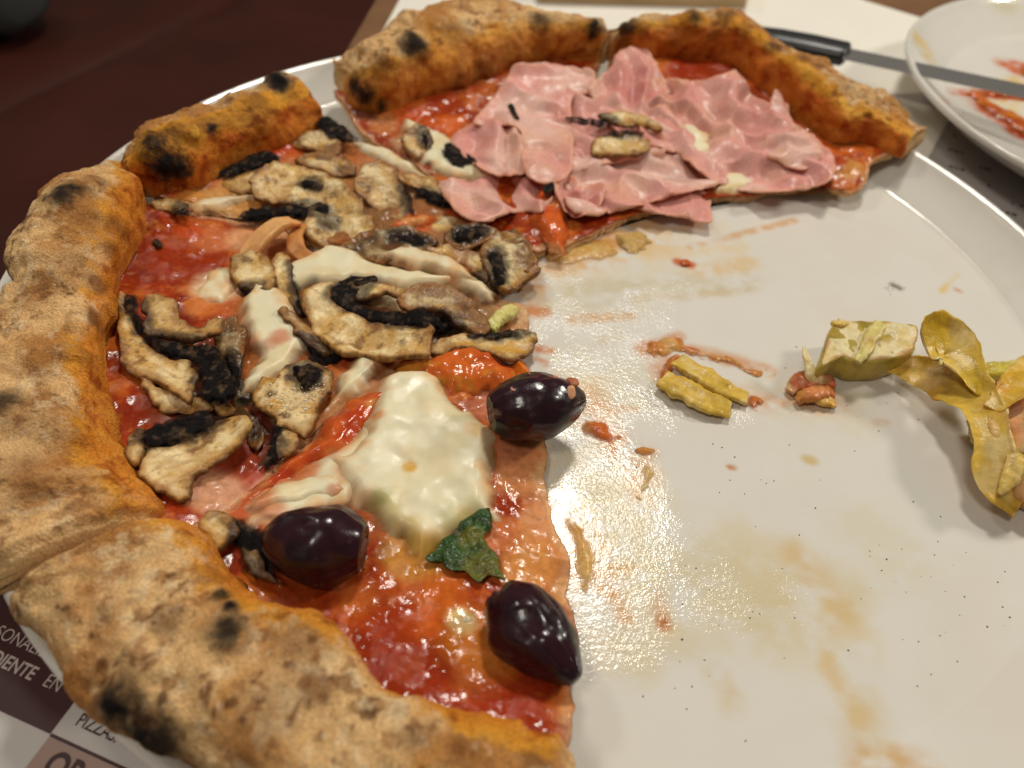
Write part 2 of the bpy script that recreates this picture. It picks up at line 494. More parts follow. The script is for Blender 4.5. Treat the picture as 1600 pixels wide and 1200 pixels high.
# rows of small illegible print: short strokes
rows = [((1440, 180), (1462, 184)), ((1444, 203), (1460, 207)), ((1448, 229), (1462, 232)), ((1478, 210), (1508, 217)), ((1480, 233), (1510, 242)), ((1482, 260), (1508, 268)),
        ((1418, 172), (1434, 176)), ((1580, 318), (1600, 324)), ((1560, 330), (1590, 338)), ((1530, 262), (1550, 268)), ((1536, 288), (1556, 294))]
for a, b in rows:
    A, Bq = ground([a, b]); d = Bq-A; L_ = np.linalg.norm(d); d = d/L_; n_ = np.array([-d[1], d[0], 0])
    n = max(3, int(L_/2.2)); Vv, Ff = [], []
    for i in range(n):
        if random.random() < 0.2: continue
        p = A+d*(i+0.1)*L_/n; w = L_/n*random.uniform(.5, .85); hh = random.uniform(1.4, 2.4)
        k = len(Vv)
        for zz in (TZ-0.16, TZ-0.10):
            for (du_, dv_) in ((0, 0), (w, 0), (w, hh), (0, hh)):
                q = p+d*du_+n_*dv_; Vv.append((q[0], q[1], zz))
        Ff += [[k+4, k+5, k+6, k+7], [k, k+1, k+5, k+4], [k+1, k+2, k+6, k+5], [k+2, k+3, k+7, k+6], [k+3, k, k+4, k+7]]
    mesh_obj('print_line', Vv, Ff, M_INKG, mat_r, smooth=False)
sh2 = box_mesh('napkin', [(118, 128), (150, 182), (178, 170), (148, 116)], TZ-0.1, TZ+0.5, M_WPAPER)
tag(sh2, 'small folded white napkin under the knife beside the side plate', 'napkin')
# a tan board standing behind the crusts on the far side
brd = box_mesh('serving_board', [(-20, 255), (95, 275), (105, 330), (-30, 310)], TZ-0.5, TZ+12, plain('tan_board', lin((190, 160, 118)), 0.6, noise=(50, .15)))
tag(brd, 'tan wooden serving board behind the ham slices', 'board')

# ================================================================== plates
def prof_plate(R, zr, rw, foot=TZ):
    """upper face and lower face of a plate: well, turned-up rim with rounded lip"""
    return [(0, 0), (R-rw-2.2, 0.0), (R-rw-1.1, 0.12), (R-rw, 0.45), (R-rw+1.0, 0.95), (R-rw*0.6, zr*0.41), (R-rw*0.3, zr*0.72), (R-2.8, zr-0.75), (R-2.1, zr-0.3), (R-1.4, zr), (R-0.6, zr-0.1), (R-0.1, zr-0.8), (R, zr-1.6),
            (R-0.5, zr-2.6), (R-2.5, zr-3.6), (R-rw*0.6, zr*0.42-4.0), (R-rw-3, -4.5), (R*0.70+3, -5.2), (R*0.70+2, foot+0.5), (R*0.70, foot+0.05), (R*0.70-3, foot+0.3), (R*0.70-4, -5.2), (0, -5.2)]

STROKES = [  # soft wide films first
 ((870, 440), (1010, 420), 9, (222, 200, 166), .5), ((860, 640), (960, 760), 10, (216, 196, 158), .45), ((900, 560), (1000, 620), 9, (214, 202, 176), .4), ((1000, 860), (1240, 960), 14, (214, 200, 170), .3), ((930, 830), (1010, 960), 10, (214, 190, 146), .45), ((1180, 600), (1330, 640), 8, (218, 200, 168), .4),
 # greasy smears left on the plate: from, to, half width mm, colour, strength
 ((840, 395), (1000, 365), 8, (218, 164, 108), .95), ((900, 385), (960, 380), 6, (206, 140, 80), .8), ((835, 440), (835, 480), 4, (200, 140, 90), .8), ((990, 372), (1100, 352), 6, (224, 188, 142), .7), ((860, 420), (960, 400), 4.5, (216, 166, 112), .7), ((940, 400), (1150, 385), 3.5, (226, 196, 156), .6),
 ((1080, 385), (1240, 345), 1.6, (212, 160, 112), .75), ((1095, 425), (1165, 415), 4, (222, 186, 142), .75), ((1060, 410), (1080, 414), 1.6, (200, 90, 40), .9),
 ((900, 450), (1170, 440), 4, (204, 192, 170), .65), ((980, 470), (1180, 452), 2, (206, 180, 146), .6), ((850, 470), (1010, 480), 5, (208, 194, 172), .6), ((900, 500), (980, 490), 2.4, (208, 160, 112), .75),
 ((830, 485), (850, 488), 2.2, (204, 128, 80), .8), ((840, 545), (860, 548), 1.5, (206, 120, 66), .85), ((830, 560), (850, 568), 1.3, (206, 120, 66), .85), ((930, 540), (960, 520), 2.5, (206, 186, 158), .6),
 ((860, 600), (930, 600), 4, (214, 180, 130), .4), ((905, 635), (960, 690), 6, (208, 150, 96), .7), ((960, 700), (1020, 706), 2.0, (208, 140, 82), .8), ((930, 640), (990, 640), 1.6, (208, 150, 96), .6),
 ((1010, 730), (1000, 770), 3.6, (214, 164, 112), .7), ((860, 720), (950, 770), 6, (214, 190, 150), .35), ((880, 770), (960, 820), 5, (212, 196, 164), .4),
 ((900, 830), (935, 915), 5, (214, 152, 92), .8), ((930, 880), (985, 888), 1.2, (204, 160, 108), .8), ((955, 925), (975, 965), 1.8, (208, 150, 96), .75), ((1030, 930), (1036, 975), 1.6, (206, 150, 92), .75), ((1036, 968), (1037, 972), 1.3, (176, 96, 36), .9),
 ((1150, 840), (1310, 960), 8, (216, 186, 136), .32), ((1240, 870), (1312, 950), 3, (214, 174, 116), .6), ((1140, 960), (1310, 975), 8, (214, 188, 142), .3), ((1080, 880), (1180, 930), 9, (210, 192, 156), .4),
 ((1295, 1035), (1340, 1120), 2.4, (216, 180, 126), .6), ((1340, 1110), (1370, 1160), 5, (214, 186, 140), .5), ((1360, 1195), (1420, 1196), 4, (206, 156, 90), .7), ((1120, 1060), (1140, 1090), 3, (212, 180, 132), .5), ((940, 1010), (1000, 1040), 4, (214, 194, 156), .4),
 ((1005, 545), (1060, 525), 2.2, (204, 130, 74), .75), ((1080, 548), (1200, 580), 2.6, (206, 134, 78), .7), ((1030, 560), (1040, 590), 3, (206, 130, 74), .6), ((1110, 600), (1195, 630), 4, (210, 140, 82), .6),
 ((1370, 660), (1385, 660), 1.2, (206, 150, 92), .7), ((1230, 625), (1300, 630), 4, (212, 150, 96), .6), ((1495, 430), (1470, 455), 1.0, (224, 186, 96), .7), ((1493, 452), (1500, 455), .8, (206, 120, 70), .9),
 ((1140, 730), (1146, 731), .8, (196, 130, 80), .9), ((1260, 718), (1268, 720), 1.3, (206, 176, 120), .8), ((1395, 445), (1405, 450), 1.2, (96, 84, 70), .8), ((1360, 830), (1400, 870), 8, (212, 196, 164), .3), ((1250, 900), (1300, 905), 6, (212, 196, 164), .3)]
GREASE = [(860, 690, 30), (920, 780, 26), (940, 540, 26), (880, 510, 22), (1000, 480, 26), (1080, 450, 18), (980, 830, 22), (1120, 920, 16), (1230, 940, 12), (1000, 640, 14), (940, 950, 20), (1090, 600, 14), (1150, 640, 10), (1240, 620, 10), (880, 420, 18), (960, 380, 18)]

def plate_colour(x, y, strokes, z=0.0):
    base = lin((222, 217, 207))
    c = np.tile(base, (len(x), 1))
    n1 = fbm(x, y, 9, 11, 4); n2 = fbm(x, y, 3.0, 12, 3)
    film = sm(0.0, 0.9, fbm(x, y, 30, 14, 5)+0.2*n2)*0.25
    c = mixc(c, lin((216, 205, 186)), film)
    a = at([s[0] for s in strokes], z); b = at([s[1] for s in strokes], z)
    for k, s in enumerate(strokes):
        A, Bq = a[k, :2], b[k, :2]; d = Bq-A
        t = np.clip(((x-A[0])*d[0]+(y-A[1])*d[1])/max(d@d, 1e-6), 0, 1)
        dist = np.hypot(x-A[0]-t*d[0], y-A[1]-t*d[1])
        w = s[2]*1.15
        mk = sm(1.5, 0.15, dist/w*(1+0.2*n2)-0.35*n1-0.2*n2)*np.clip(0.8+0.6*n2+0.3*n1, 0, 1)*s[4]
        c = mixc(c, lin((s[3][0], s[3][1]+2, s[3][2]-4)), np.clip(mk, 0, 1))
    return c

def build_plate(name, cx, cy, R, zr, rw, zoff, nr, ns, strokes=None, grease=None):
    pr = np.array(prof_plate(R, zr, rw, TZ-zoff))
    # finer rings over the well for the stains
    well = np.stack([np.linspace(0, R-rw-2.2, nr)[1:-1], np.zeros(nr-2)], 1)
    rim = spline(pr[1:16], 100)
    low = pr[16:]
    prof = np.concatenate([[[0.02, 0]], well, rim, low[:-1], [[0.02, -5.2]]])
    a = np.linspace(0, 2*np.pi, ns, endpoint=False)
    G = np.stack([cx+prof[:, 0, None]*np.cos(a), cy+prof[:, 0, None]*np.sin(a), zoff+np.broadcast_to(prof[:, 1, None], (len(prof), ns))], -1)
    V = G.reshape(-1, 3); x, y = V[:, 0], V[:, 1]
    c = plate_colour(x, y, strokes or [], zoff) if strokes else np.tile(lin((222, 217, 207)), (len(x), 1))
    rg = np.full(len(x), 0.10)
    up = (np.arange(len(x)) < (nr+80)*ns)
    g = np.zeros(len(x))
    if grease:
        pts = at([(p[0], p[1]) for p in grease], zoff)
        for k, p in enumerate(grease):
            g = np.maximum(g, np.exp(-((x-pts[k, 0])**2+(y-pts[k, 1])**2)/(2*(p[2]*0.55)**2)))
        g = np.clip(g*(0.9+0.6*fbm(x, y, 10, 21, 4)), 0, 1)*up*(np.hypot(x, y) < 139)
        stain = sm(0.10, 0.4, np.abs(c-lin((222, 217, 207))).sum(1))*(np.hypot(x, y) < 139)
        g = np.maximum(g, stain*0.35*up)
    rg = 0.09+0.07*g
    o = mesh_obj(name, V, grid_faces(len(prof), ns, True), M_PLATE if grease else M_PORC, None, c, rg)
    if grease is not None:
        b = o.data.attributes.new('grease', 'FLOAT', 'POINT'); b.data.foreach_set('value', g.astype(np.float32))
    return o

# porcelain with a film of grease: fine droplets where the grease is
M_PLATE = food('greasy_porcelain', bumps=(), var=0.015, vscale=80, ior=1.5)
nt = M_PLATE.node_tree; N, L = nt.nodes, nt.links
ga = N.new('ShaderNodeAttribute'); ga.attribute_name = 'grease'
tc = N.new('ShaderNodeTexCoord')
pb = None
for sc_, dist_ in ((800, 0.17), (2200, 0.09)):
    nn = N.new('ShaderNodeTexNoise'); nn.inputs['Scale'].default_value = sc_; nn.inputs['Detail'].default_value = 2
    L.new(tc.outputs['Object'], nn.inputs['Vector'])
    mu = N.new('ShaderNodeMath'); mu.operation = 'MULTIPLY'
    L.new(nn.outputs['Fac'], mu.inputs[0]); L.new(ga.outputs['Fac'], mu.inputs[1])
    bp = N.new('ShaderNodeBump'); bp.inputs['Distance'].default_value = dist_*0.001
    L.new(mu.outputs[0], bp.inputs['Height'])
    if pb: L.new(pb.outputs[0], bp.inputs['Normal'])
    pb = bp
L.new(pb.outputs[0], N['Principled BSDF'].inputs['Normal'])

plate = build_plate('dinner_plate', 0, 0, 160, 10.0, 17.5, 0.0, 190, 720, STROKES, GREASE)
tag(plate, 'large round white porcelain plate smeared with grease under the pizza slices', 'plate')
SIDE = [((1515, 150), (1610, 212), 6, (196, 70, 12), 1.3), ((1530, 160), (1610, 205), 5, (200, 80, 14), 1.2), ((1560, 165), (1610, 160), 7, (228, 190, 110), .8), ((1535, 148), (1600, 152), 4, (190, 66, 14), 1.2), ((1592, 106), (1615, 112), 8, (206, 90, 10), 1.3), ((1575, 125), (1600, 128), 5, (226, 186, 110), .8),
        ((1425, 95), (1436, 103), 5, (228, 190, 96), .8), ((1548, 30), (1562, 32), 8, (206, 192, 150), .5), ((1450, 165), (1500, 200), 3, (226, 208, 166), .4)]
side = build_plate('side_plate', 266, 155, 119, 12.0, 22, 0.0, 120, 420, SIDE, None)
side.data.materials[0] = M_PORC
tag(side, 'smaller white side plate with orange sauce smears and a knife resting on it', 'plate')

# ================================================================== pizza slices
ORANGE = lin((214, 146, 46)); PALE = lin((208, 168, 116)); TAN = lin((174, 120, 66)); BROWN = lin((104, 60, 30)); CHAR = lin((30, 25, 24))
RED = lin((156, 54, 22)); DEEP = lin((124, 32, 14)); ORED = lin((204, 110, 40)); PINKC = lin((212, 142, 100)); CHEESE = lin((228, 216, 178)); DOUGH = lin((220, 186, 134))

def crust(parent, st, zi, zo, zs, H, seed, spots, name='crust', pmix=1.0, inner_band=0.42, orange=1.0, cut=(True, True), bub=(), fl=1.0, pw=0.55, redin=0.35, lean=0.0):
    """baked rim: stations of (inner foot, outer edge) picture points; zs is the height at which the outer edge is seen"""
    st = np.array(st, float)
    I = at(st[:, :2], lambda x, y: surf(x, y)+zi)
    O = at(st[:, 2:4], zs) if st.shape[1] < 6 else np.array([at([r[2:4]], r[5])[0] for r in st])
    hh = st[:, 4] if st.shape[1] > 4 else np.full(len(st), H)
    nu, nw = 260, 84
    I = spline(I, nu); O = spline(O, nu); h = spline(hh[:, None], nu)[:, 0]
    zo_ = np.full(nu, zo)
    ph = np.linspace(0, np.pi, nw)
    cx = -np.cos(ph); cx = np.sign(cx)*np.abs(cx)**0.85
    s = (cx+1)/2
    sz = np.sin(ph)**pw
    # lower side
    nb = 26
    sb = np.linspace(1, 0, nb+2)[1:-1]; zb = -3.2*np.sin(np.pi*sb)**0.5
    s_all = np.concatenate([s, sb]); top = np.concatenate([np.ones(nw), np.zeros(nb)])
    X = I[:, None, :2]*(1-s_all[None, :, None])+O[:, None, :2]*s_all[None, :, None]
    zf = I[:, 2, None]*(1-s_all[None])+zo_[:, None]*s_all[None]
    zz = zf+np.concatenate([sz, np.zeros(nb)])[None]*h[:, None]+np.concatenate([np.zeros(nw), zb])[None]
    G = np.concatenate([X, zz[..., None]], -1)
    # soften the ends so a cut rim rounds a little
    ue = np.linspace(0, 1, nu)
    Nn = normals(G)
    ctr = G.mean(1, keepdims=True)
    if ((G-ctr)*Nn).sum() < 0: Nn = -Nn
    bl = fbm(G[..., 0], G[..., 1], 12, seed+3, 2, G[..., 2])
    d = 2.2*fbm(G[..., 0], G[..., 1], 24, seed, 2, G[..., 2])+1.1*fbm(G[..., 0], G[..., 1], 9, seed+5, 3, G[..., 2])+1.6*sm(0.35, 0.9, bl)+0.35*fbm(G[..., 0], G[..., 1], 2.2, seed+9, 3, G[..., 2])
    d = d*(0.35+0.65*top[None])
    edge = np.minimum(sm(0, 0.025, ue), sm(1, 0.975, ue))[:, None]
    d = d-3.0*(1-edge)
    for (bx, by, bzz, br, bh) in bub:
        p = at([(bx, by)], bzz)[0]
        rr = np.sqrt(((G-p)**2).sum(-1)); d = d+bh*np.exp(-(rr/br)**2*1.5)
    G = G+Nn*d[..., None]
    P0, D0 = proj(G)
    for (px, py, pz, r, st_, col) in spots:         # charred spots sit on blisters
        q = np.hypot(P0[..., 0]-px, P0[..., 1]-py); cand = q < q.min()+5
        p = G.reshape(-1, 3)[np.argmin(np.where(cand, D0, 1e9))]
        rr = np.sqrt(((G-p)**2).sum(-1)); G = G+Nn*((0.9 if col is K else 0.45)*np.exp(-(rr/(r*0.9))**2))[..., None]
    G[..., 2] = np.maximum(G[..., 2], 0.25+np.maximum(0, (np.hypot(G[..., 0], G[..., 1])-143)*0.6)*(np.hypot(G[..., 0], G[..., 1]) < 162))
    x, y, z = G[..., 0], G[..., 1], G[..., 2]
    PX, DZ = proj(G)
    # colour: floury and mottled above, oil-stained orange along the inner foot
    n1 = fbm(x, y, 15, seed+20, 4, z); n2 = fbm(x, y, 5, seed+21, 4, z); n3 = fbm(x, y, 1.1, seed+22, 3, z)
    c = np.zeros(G.shape)+TAN
    c = mixc(c, PALE*fl, np.clip(sm(-0.15-(pmix-1)*4, 0.6-(pmix-1)*2, n1+0.25*n2+0.15)*0.9, 0, 1))
    c = mixc(c, lin((186, 124, 58)), sm(0.25, 0.9, fbm(x, y, 11, seed+23, 4, z))*0.6)
    c = mixc(c, lin((140, 88, 46)), sm(0.25, 0.95, fbm(x, y, 7, seed+24, 4, z)+0.2*n3)*0.7)
    c = mixc(c, BROWN, sm(0.55, 1.0, fbm(x, y, 4, seed+27, 3, z)+0.2*n1)*0.7)
    c = mixc(c, lin((222, 192, 148)), np.clip(sm(0.3, 0.9, n3+0.5*n1)*0.30, 0, 1))
    c = mixc(c, lin((126, 76, 40)), sm(0.50, 0.66, fbm(x, y, 3.2, seed+28, 3, z)+0.25*n1)*0.55)      # baked freckles
    c = mixc(c, lin((84, 48, 26)), sm(0.72, 0.84, fbm(x, y, 2.4, seed+29, 3, z)+0.25*n1)*0.7)
    c = mixc(c, lin((232, 206, 164)), sm(0.42, 0.60, fbm(x, y, 2.6, seed+30, 3, z)+0.3*n1)*0.40)        # flour dust
    S_ = np.broadcast_to(s_all[None], x.shape)
    ib = sm(inner_band+0.07, inner_band-0.07, S_+0.12*n1+0.09*n2+0.04*n3)*top[None]*orange
    c = mixc(c, ORANGE, ib*0.92)
    c = mixc(c, lin((230, 172, 70)), ib*sm(0.0, 0.7, n2)*0.7)
    c = mixc(c, lin((120, 62, 20)), ib*sm(0.10, 0.8, fbm(x, y, 4, seed+26, 4, z))*0.8)
    c = mixc(c, lin((186, 66, 24)), sm(0.17, 0.03, S_+0.05*n1)*top[None]*redin)
    c = mixc(c, BROWN*0.8, sm(0.90, 1.0, S_)*0.5*sm(-0.4, 0.6, n1))
    for (px, py, pz, r, st_, col) in spots:
        # the nearest point of the crust's own face at that spot
        q = np.hypot(PX[..., 0]-px, PX[..., 1]-py); cand = q < q.min()+5
        i_ = np.argmin(np.where(cand, DZ, 1e9)); p = G.reshape(-1, 3)[i_]
        rr = np.sqrt((x-p[0])**2+(y-p[1])**2+0.5*(z-p[2])**2)
        k = sm(1.45, 0.15, rr/r*(1+0.25*n2)-0.42*n2-0.2*n1-0.18*n3)*st_*(1.0 if col is K else 0.85)
        c = mixc(c, col, np.clip(k, 0, 1))
    ce = (1-edge)*(0.6+0.4*sm(-.3, .3, n3))
    c = mixc(c, DOUGH, np.clip(np.broadcast_to(ce, x.shape), 0, 1)*0.8)
    rg = 0.78-0.38*np.clip(ib, 0, 1)+0*x
    return grid_obj(name, G, M_CRUST, parent, c, rg)

def body(parent, Lp, Rp, Ep, seed, blots, base_col=None, off=0.0, name='sauced_base', wet=0.2, lump=0.55, thick=3.2, cheesy=0.35, lift=None):
    """flat of a slice: left cut edge (tip to rim), right cut edge, foot of the rim"""
    bs = over(off)
    nu, nv = 190, 220
    Lw, Rw, Ew = spline(at(Lp, bs), nv), spline(at(Rp, bs), nv), spline(at(Ep, bs), nu)
    T = np.linspace(0, 1, nu)[:, None]*(Rw[0]-Lw[0])+Lw[0]
    u = np.linspace(0, 1, nu)[:, None, None]; v = np.linspace(0, 1, nv)[None, :, None]
    P = (1-u)*Lw[None]+u*Rw[None]+(1-v)*T[:, None]+v*Ew[:, None]-((1-u)*(1-v)*Lw[0]+u*(1-v)*Rw[0]+(1-u)*v*Ew[0]+u*v*Ew[-1])
    x, y = P[..., 0].copy(), P[..., 1].copy()
    ed = np.minimum(np.minimum(u[..., 0], 1-u[..., 0])*60*v[..., 0]+0*u[..., 0], v[..., 0]*80+0*u[..., 0])
    j = sm(2.5, 0, ed)
    x += j*1.5*fbm(x, y, 9, seed+3, 5); y += j*1.5*fbm(x, y, 9, seed+4, 5)
    z = surf(x, y)+off+lump*fbm(x, y, 10, seed, 3)+0.5*lump*fbm(x, y, 3.0, seed+1, 3)
    if lift is not None: z = z+lift(x, y)
    z = z-0.9*sm(2.0, 0, ed)
    G = np.stack([x, y, z], -1)
    n1 = fbm(x, y, 12, seed+10, 4); n2 = fbm(x, y, 4.0, seed+11, 4); n3 = fbm(x, y, 1.4, seed+12, 3)
    c = np.zeros(G.shape)+(RED if base_col is None else base_col)
    c = mixc(c, DEEP, sm(0.0, 0.7, n1)*0.7)
    c = mixc(c, ORED, sm(0.05, 0.7, fbm(x, y, 9, seed+13, 4)+0.2*n2)*0.75)
    c = mixc(c, PINKC, sm(0.35, 0.85, fbm(x, y, 8, seed+14, 4)+0.2*n3)*cheesy)
    c = mixc(c, ORED, sm(0.35, 1.0, n3+0.5*n2)*0.45)
    c = mixc(c, lin((216, 140, 60)), sm(0.6, 1.2, fbm(x, y, 2.2, seed+15, 3)+0.3*n1)*0.5)
    rg = np.full(x.shape, wet*0.8)
    ctr = at([(b[0], b[1]) for b in blots], bs) if blots else []
    for b, p in zip(blots, ctr):
        r = b[2]; rx = r*(b[5] if len(b) > 5 else 1.0); an = b[6] if len(b) > 6 else 0.0
        dx, dy = x-p[0], y-p[1]
        ddx = dx*math.cos(an)+dy*math.sin(an); ddy = -dx*math.sin(an)+dy*math.cos(an)
        dist = np.hypot(ddx/rx, ddy/r)
        k = sm(1.15, 0.55, dist*(1+0.2*n2)-0.30*n1-0.22*n2)*b[4]
        c = mixc(c, lin(b[3]), np.clip(k, 0, 1))
    c = mixc(c, lin((232, 190, 140)), sm(1.3, 0.2, ed+0.5*n2)*0.45)
    rg = rg+0.30*sm(-0.1, .7, n2+0.4*n1)
    low = G.copy(); low[..., 2] = np.maximum(surf(x, y)+off-thick, 0.3)
    if lift is not None: low[..., 2] += np.maximum(lift(x, y), 0)
    wallc = np.zeros(G.shape)+lin((214, 176, 122)); wallc = mixc(wallc, BROWN, sm(0.2, .8, n2)*0.5)
    V = np.concatenate([G.reshape(-1, 3), low.reshape(-1, 3)])
    cc = np.concatenate([c.reshape(-1, 3), wallc.reshape(-1, 3)]); rr = np.concatenate([rg.ravel(), np.full(x.size, .7)])
    Fc = grid_faces(nu, nv); Fb = grid_faces(nu, nv, off=nu*nv)[:, ::-1]
    id_ = np.arange(nu*nv).reshape(nu, nv)
    loop = np.concatenate([id_[0, :-1], id_[:-1, -1], id_[-1, :0:-1], id_[:0:-1, 0]])
    nx = np.roll(loop, -1); k = nu*nv
    W_ = np.stack([loop, nx, nx+k, loop+k], 1)
    return mesh_obj(name, V, np.concatenate([Fc, Fb, W_]), M_BODY, parent, cc, rr)

def cheese_col(seed, tint=None, warm=0.4):
    def f(x, y, d):
        n1 = fbm(x, y, 9, seed, 4); n2 = fbm(x, y, 3, seed+1, 3)
        c = np.tile(lin((232, 222, 188)), (len(x), 1))
        c = mixc(c, lin((220, 190, 124)), sm(0.0, 0.8, n1)*warm)
        c = mixc(c, lin((222, 168, 100)), sm(6.0, 0.4, d+2.0*n2+2.0*n1)*0.75)
        c = mixc(c, lin((204, 110, 50)), sm(2.2, 0.3, d+0.9*n2+0.5*n1)*0.85)
        if tint is not None: c = tint(c, x, y, d, n1, n2)
        return c
    return f

def cheese(parent, poly, th=1.8, seed=1, off=-0.3, edge=4.2, amp=0.4, tint=None, warm=0.4, name='melted_cheese', rag=1.1):
    def disp(x, y, d): return amp*fbm(x, y, 12, seed+7, 2)+0.25*amp*fbm(x, y, 4, seed+8, 2)
    q = np.array(poly, float); poly = q.mean(0)+(q-q.mean(0))*1.22
    return patch(name, poly, over(off-0.6), M_CHEESE, parent, th+0.7, edge*1.15, 0.8, cheese_col(seed, tint, warm), disp, seed=seed, rgh=0.36, rag=rag, prof=1.0, alpha=lambda x, y, d: np.clip(sm(-0.3, 4.2, d+1.7*fbm(x, y, 4, seed+5, 4)), 0, 1))

def blob_tint(items, off=1.0):
    """coloured stains of sauce or oil on a patch: (px, py, radius mm, colour, strength)"""
    pts = at([(i[0], i[1]) for i in items], over(off))
    def f(c, x, y, d, n1, n2):
        for it, p in zip(items, pts):
            dist = np.hypot(x-p[0], y-p[1])/it[2]
            c = mixc(c, lin(it[3]), np.clip(sm(1.2, 0.4, dist-0.25*n1-0.25*n2)*it[4], 0, 1))
        return c
    return f

def base_loc(px, py):
    p = at([(px, py)], over(0))[0]
    return (p[0], p[1], p[2]-3)

K = CHAR; Bq_ = BROWN
# ---------------------------------------------------------------- slice with olives
sA = thing('pizza_slice', base_loc(650, 900), 'pizza slice with black olives, basil and a big patch of white melted cheese', 'pizza slice', 'pizza slices left on the plate')
body(sA, [(822, 560), (740, 556), (620, 575), (500, 660), (390, 760), (300, 818), (262, 850)],
     [(826, 564), (842, 620), (856, 700), (852, 760), (893, 862), (886, 930), (900, 1000), (888, 1070), (884, 1180)],
     [(262, 850), (330, 905), (390, 985), (480, 1015), (560, 1060), (620, 1135), (720, 1180), (884, 1180)], 101,
     [(770, 640, 6, (190, 110, 80), .8), (815, 740, 8, (206, 134, 84), .95), (800, 700, 6, (196, 120, 80), .9), (850, 830, 9, (214, 140, 84), .95), (840, 890, 8, (216, 142, 74), .95), (880, 920, 5, (214, 150, 90), .9), (780, 830, 6, (206, 120, 70), .8),
      (740, 1000, 8, (206, 118, 36), .85), (690, 930, 7, (206, 104, 34), .75), (660, 980, 6, (200, 90, 30), .7), (560, 960, 6, (196, 90, 34), .7), (620, 900, 6, (190, 80, 30), .6), (770, 1040, 6, (206, 120, 44), .75), (560, 930, 6, (196, 104, 46), .6), (720, 970, 4, (222, 190, 130), .9), (800, 990, 8, (196, 110, 50), .7), (740, 1060, 5, (198, 110, 50), .6), (600, 990, 9, (150, 47, 16), .7), (640, 1050, 10, (146, 45, 16), .8), (480, 920, 8, (130, 43, 14), .8), (790, 1110, 9, (160, 52, 24), .7),
      (560, 720, 12, (206, 126, 70), .8), (620, 640, 14, (204, 120, 64), .9), (470, 760, 9, (208, 116, 70), .85), (360, 800, 8, (200, 100, 60), .8), (590, 820, 6, (196, 110, 60), .6), (640, 870, 8, (196, 140, 60), .7), (430, 800, 6, (216, 170, 120), .8), (310, 790, 5, (208, 170, 120), .6)], wet=0.17, cheesy=0.3)
crust(sA, [(294, 838, 10, 974, 15), (345, 893, 62, 1014, 14), (402, 962, 150, 1104, 14), (480, 988, 222, 1160, 14), (565, 1035, 330, 1226, 14), (635, 1112, 480, 1312, 14), (735, 1150, 640, 1372, 14), (884, 1166, 884, 1400, 16)],
      -0.4, 8.5, 10.0, 18, 211, [(355, 977, 22, 4.2, .95, K), (258, 965, 22, 3.4, .75, BROWN*0.8), (330, 890, 18, 3, .5, BROWN), (175, 1110, 12, 5.5, 1, K), (215, 1145, 10, 5, 1, K), (245, 1165, 10, 4, .9, K), (460, 1000, 19, 6, .6, BROWN), (500, 1070, 20, 3, .8, BROWN), (420, 1090, 22, 6, .4, BROWN), (400, 1160, 20, 5, .5, BROWN), (650, 1145, 18, 3, .7, BROWN), (720, 1168, 17, 2.6, .8, BROWN), (835, 1180, 15, 2.8, .8, BROWN), (345, 925, 17, 2.2, .9, K), (360, 940, 16, 1.8, 1, K), (165, 945, 20, 3, .4, BROWN)],
      inner_band=0.15, fl=1.12, pmix=1.08)
# ---------------------------------------------------------------- slice on the left, mushrooms
sB = thing('pizza_slice', base_loc(380, 600), 'mushroom pizza slice with a broad blistered crust, beside the olive slice', 'pizza slice', 'pizza slices left on the plate')
body(sB, [(825, 470), (700, 440), (560, 410), (470, 380), (430, 352), (330, 335), (205, 308)],
     [(830, 535), (740, 555), (620, 575), (500, 660), (390, 760), (300, 815), (250, 842)],
     [(205, 308), (218, 380), (180, 450), (168, 540), (165, 640), (185, 730), (222, 785), (250, 842)], 131,
     [(290, 400, 12, (150, 49, 18), .8), (330, 370, 8, (206, 116, 70), .8), (380, 370, 7, (222, 160, 110), .85), (345, 455, 7, (226, 190, 150), .9), (320, 480, 5, (212, 120, 50), .8), (370, 490, 8, (196, 100, 50), .8), (300, 360, 5, (190, 60, 30), .6), (225, 640, 6, (128, 39, 14), .9), (400, 640, 10, (110, 47, 18), .7), (360, 740, 9, (190, 80, 60), .8), (330, 770, 7, (216, 160, 120), .8), (350, 560, 10, (70, 36, 24), .8),
      (420, 470, 16, (206, 140, 84), .9, 0.6, 0.0), (430, 560, 14, (200, 130, 74), .9, 0.6), (560, 470, 26, (170, 118, 68), .9, 1.3), (700, 500, 18, (176, 128, 82), .9, 1.3), (500, 610, 14, (196, 120, 64), .9), (345, 540, 8, (120, 60, 34), .85), (330, 650, 10, (66, 30, 20), .85), (395, 660, 9, (90, 30, 20), .85), (380, 710, 7, (130, 49, 24), .8), (470, 610, 10, (160, 84, 40), .85), (270, 640, 6, (110, 47, 18), .8), (430, 560, 12, (170, 100, 50), .8), (350, 520, 8, (150, 60, 30), .8), (470, 480, 22, (170, 90, 44), .7), (640, 520, 18, (140, 92, 50), .8), (300, 600, 9, (90, 36, 22), .8), (420, 420, 9, (206, 130, 70), .85), (440, 370, 9, (222, 160, 104), .85), (250, 560, 8, (130, 53, 24), .7), (600, 460, 30, (120, 78, 44), .8), (720, 480, 16, (150, 110, 70), .85), (800, 470, 8, (190, 140, 96), .9), (480, 560, 12, (150, 80, 40), .7), (520, 420, 14, (150, 96, 54), .7)], wet=0.2)
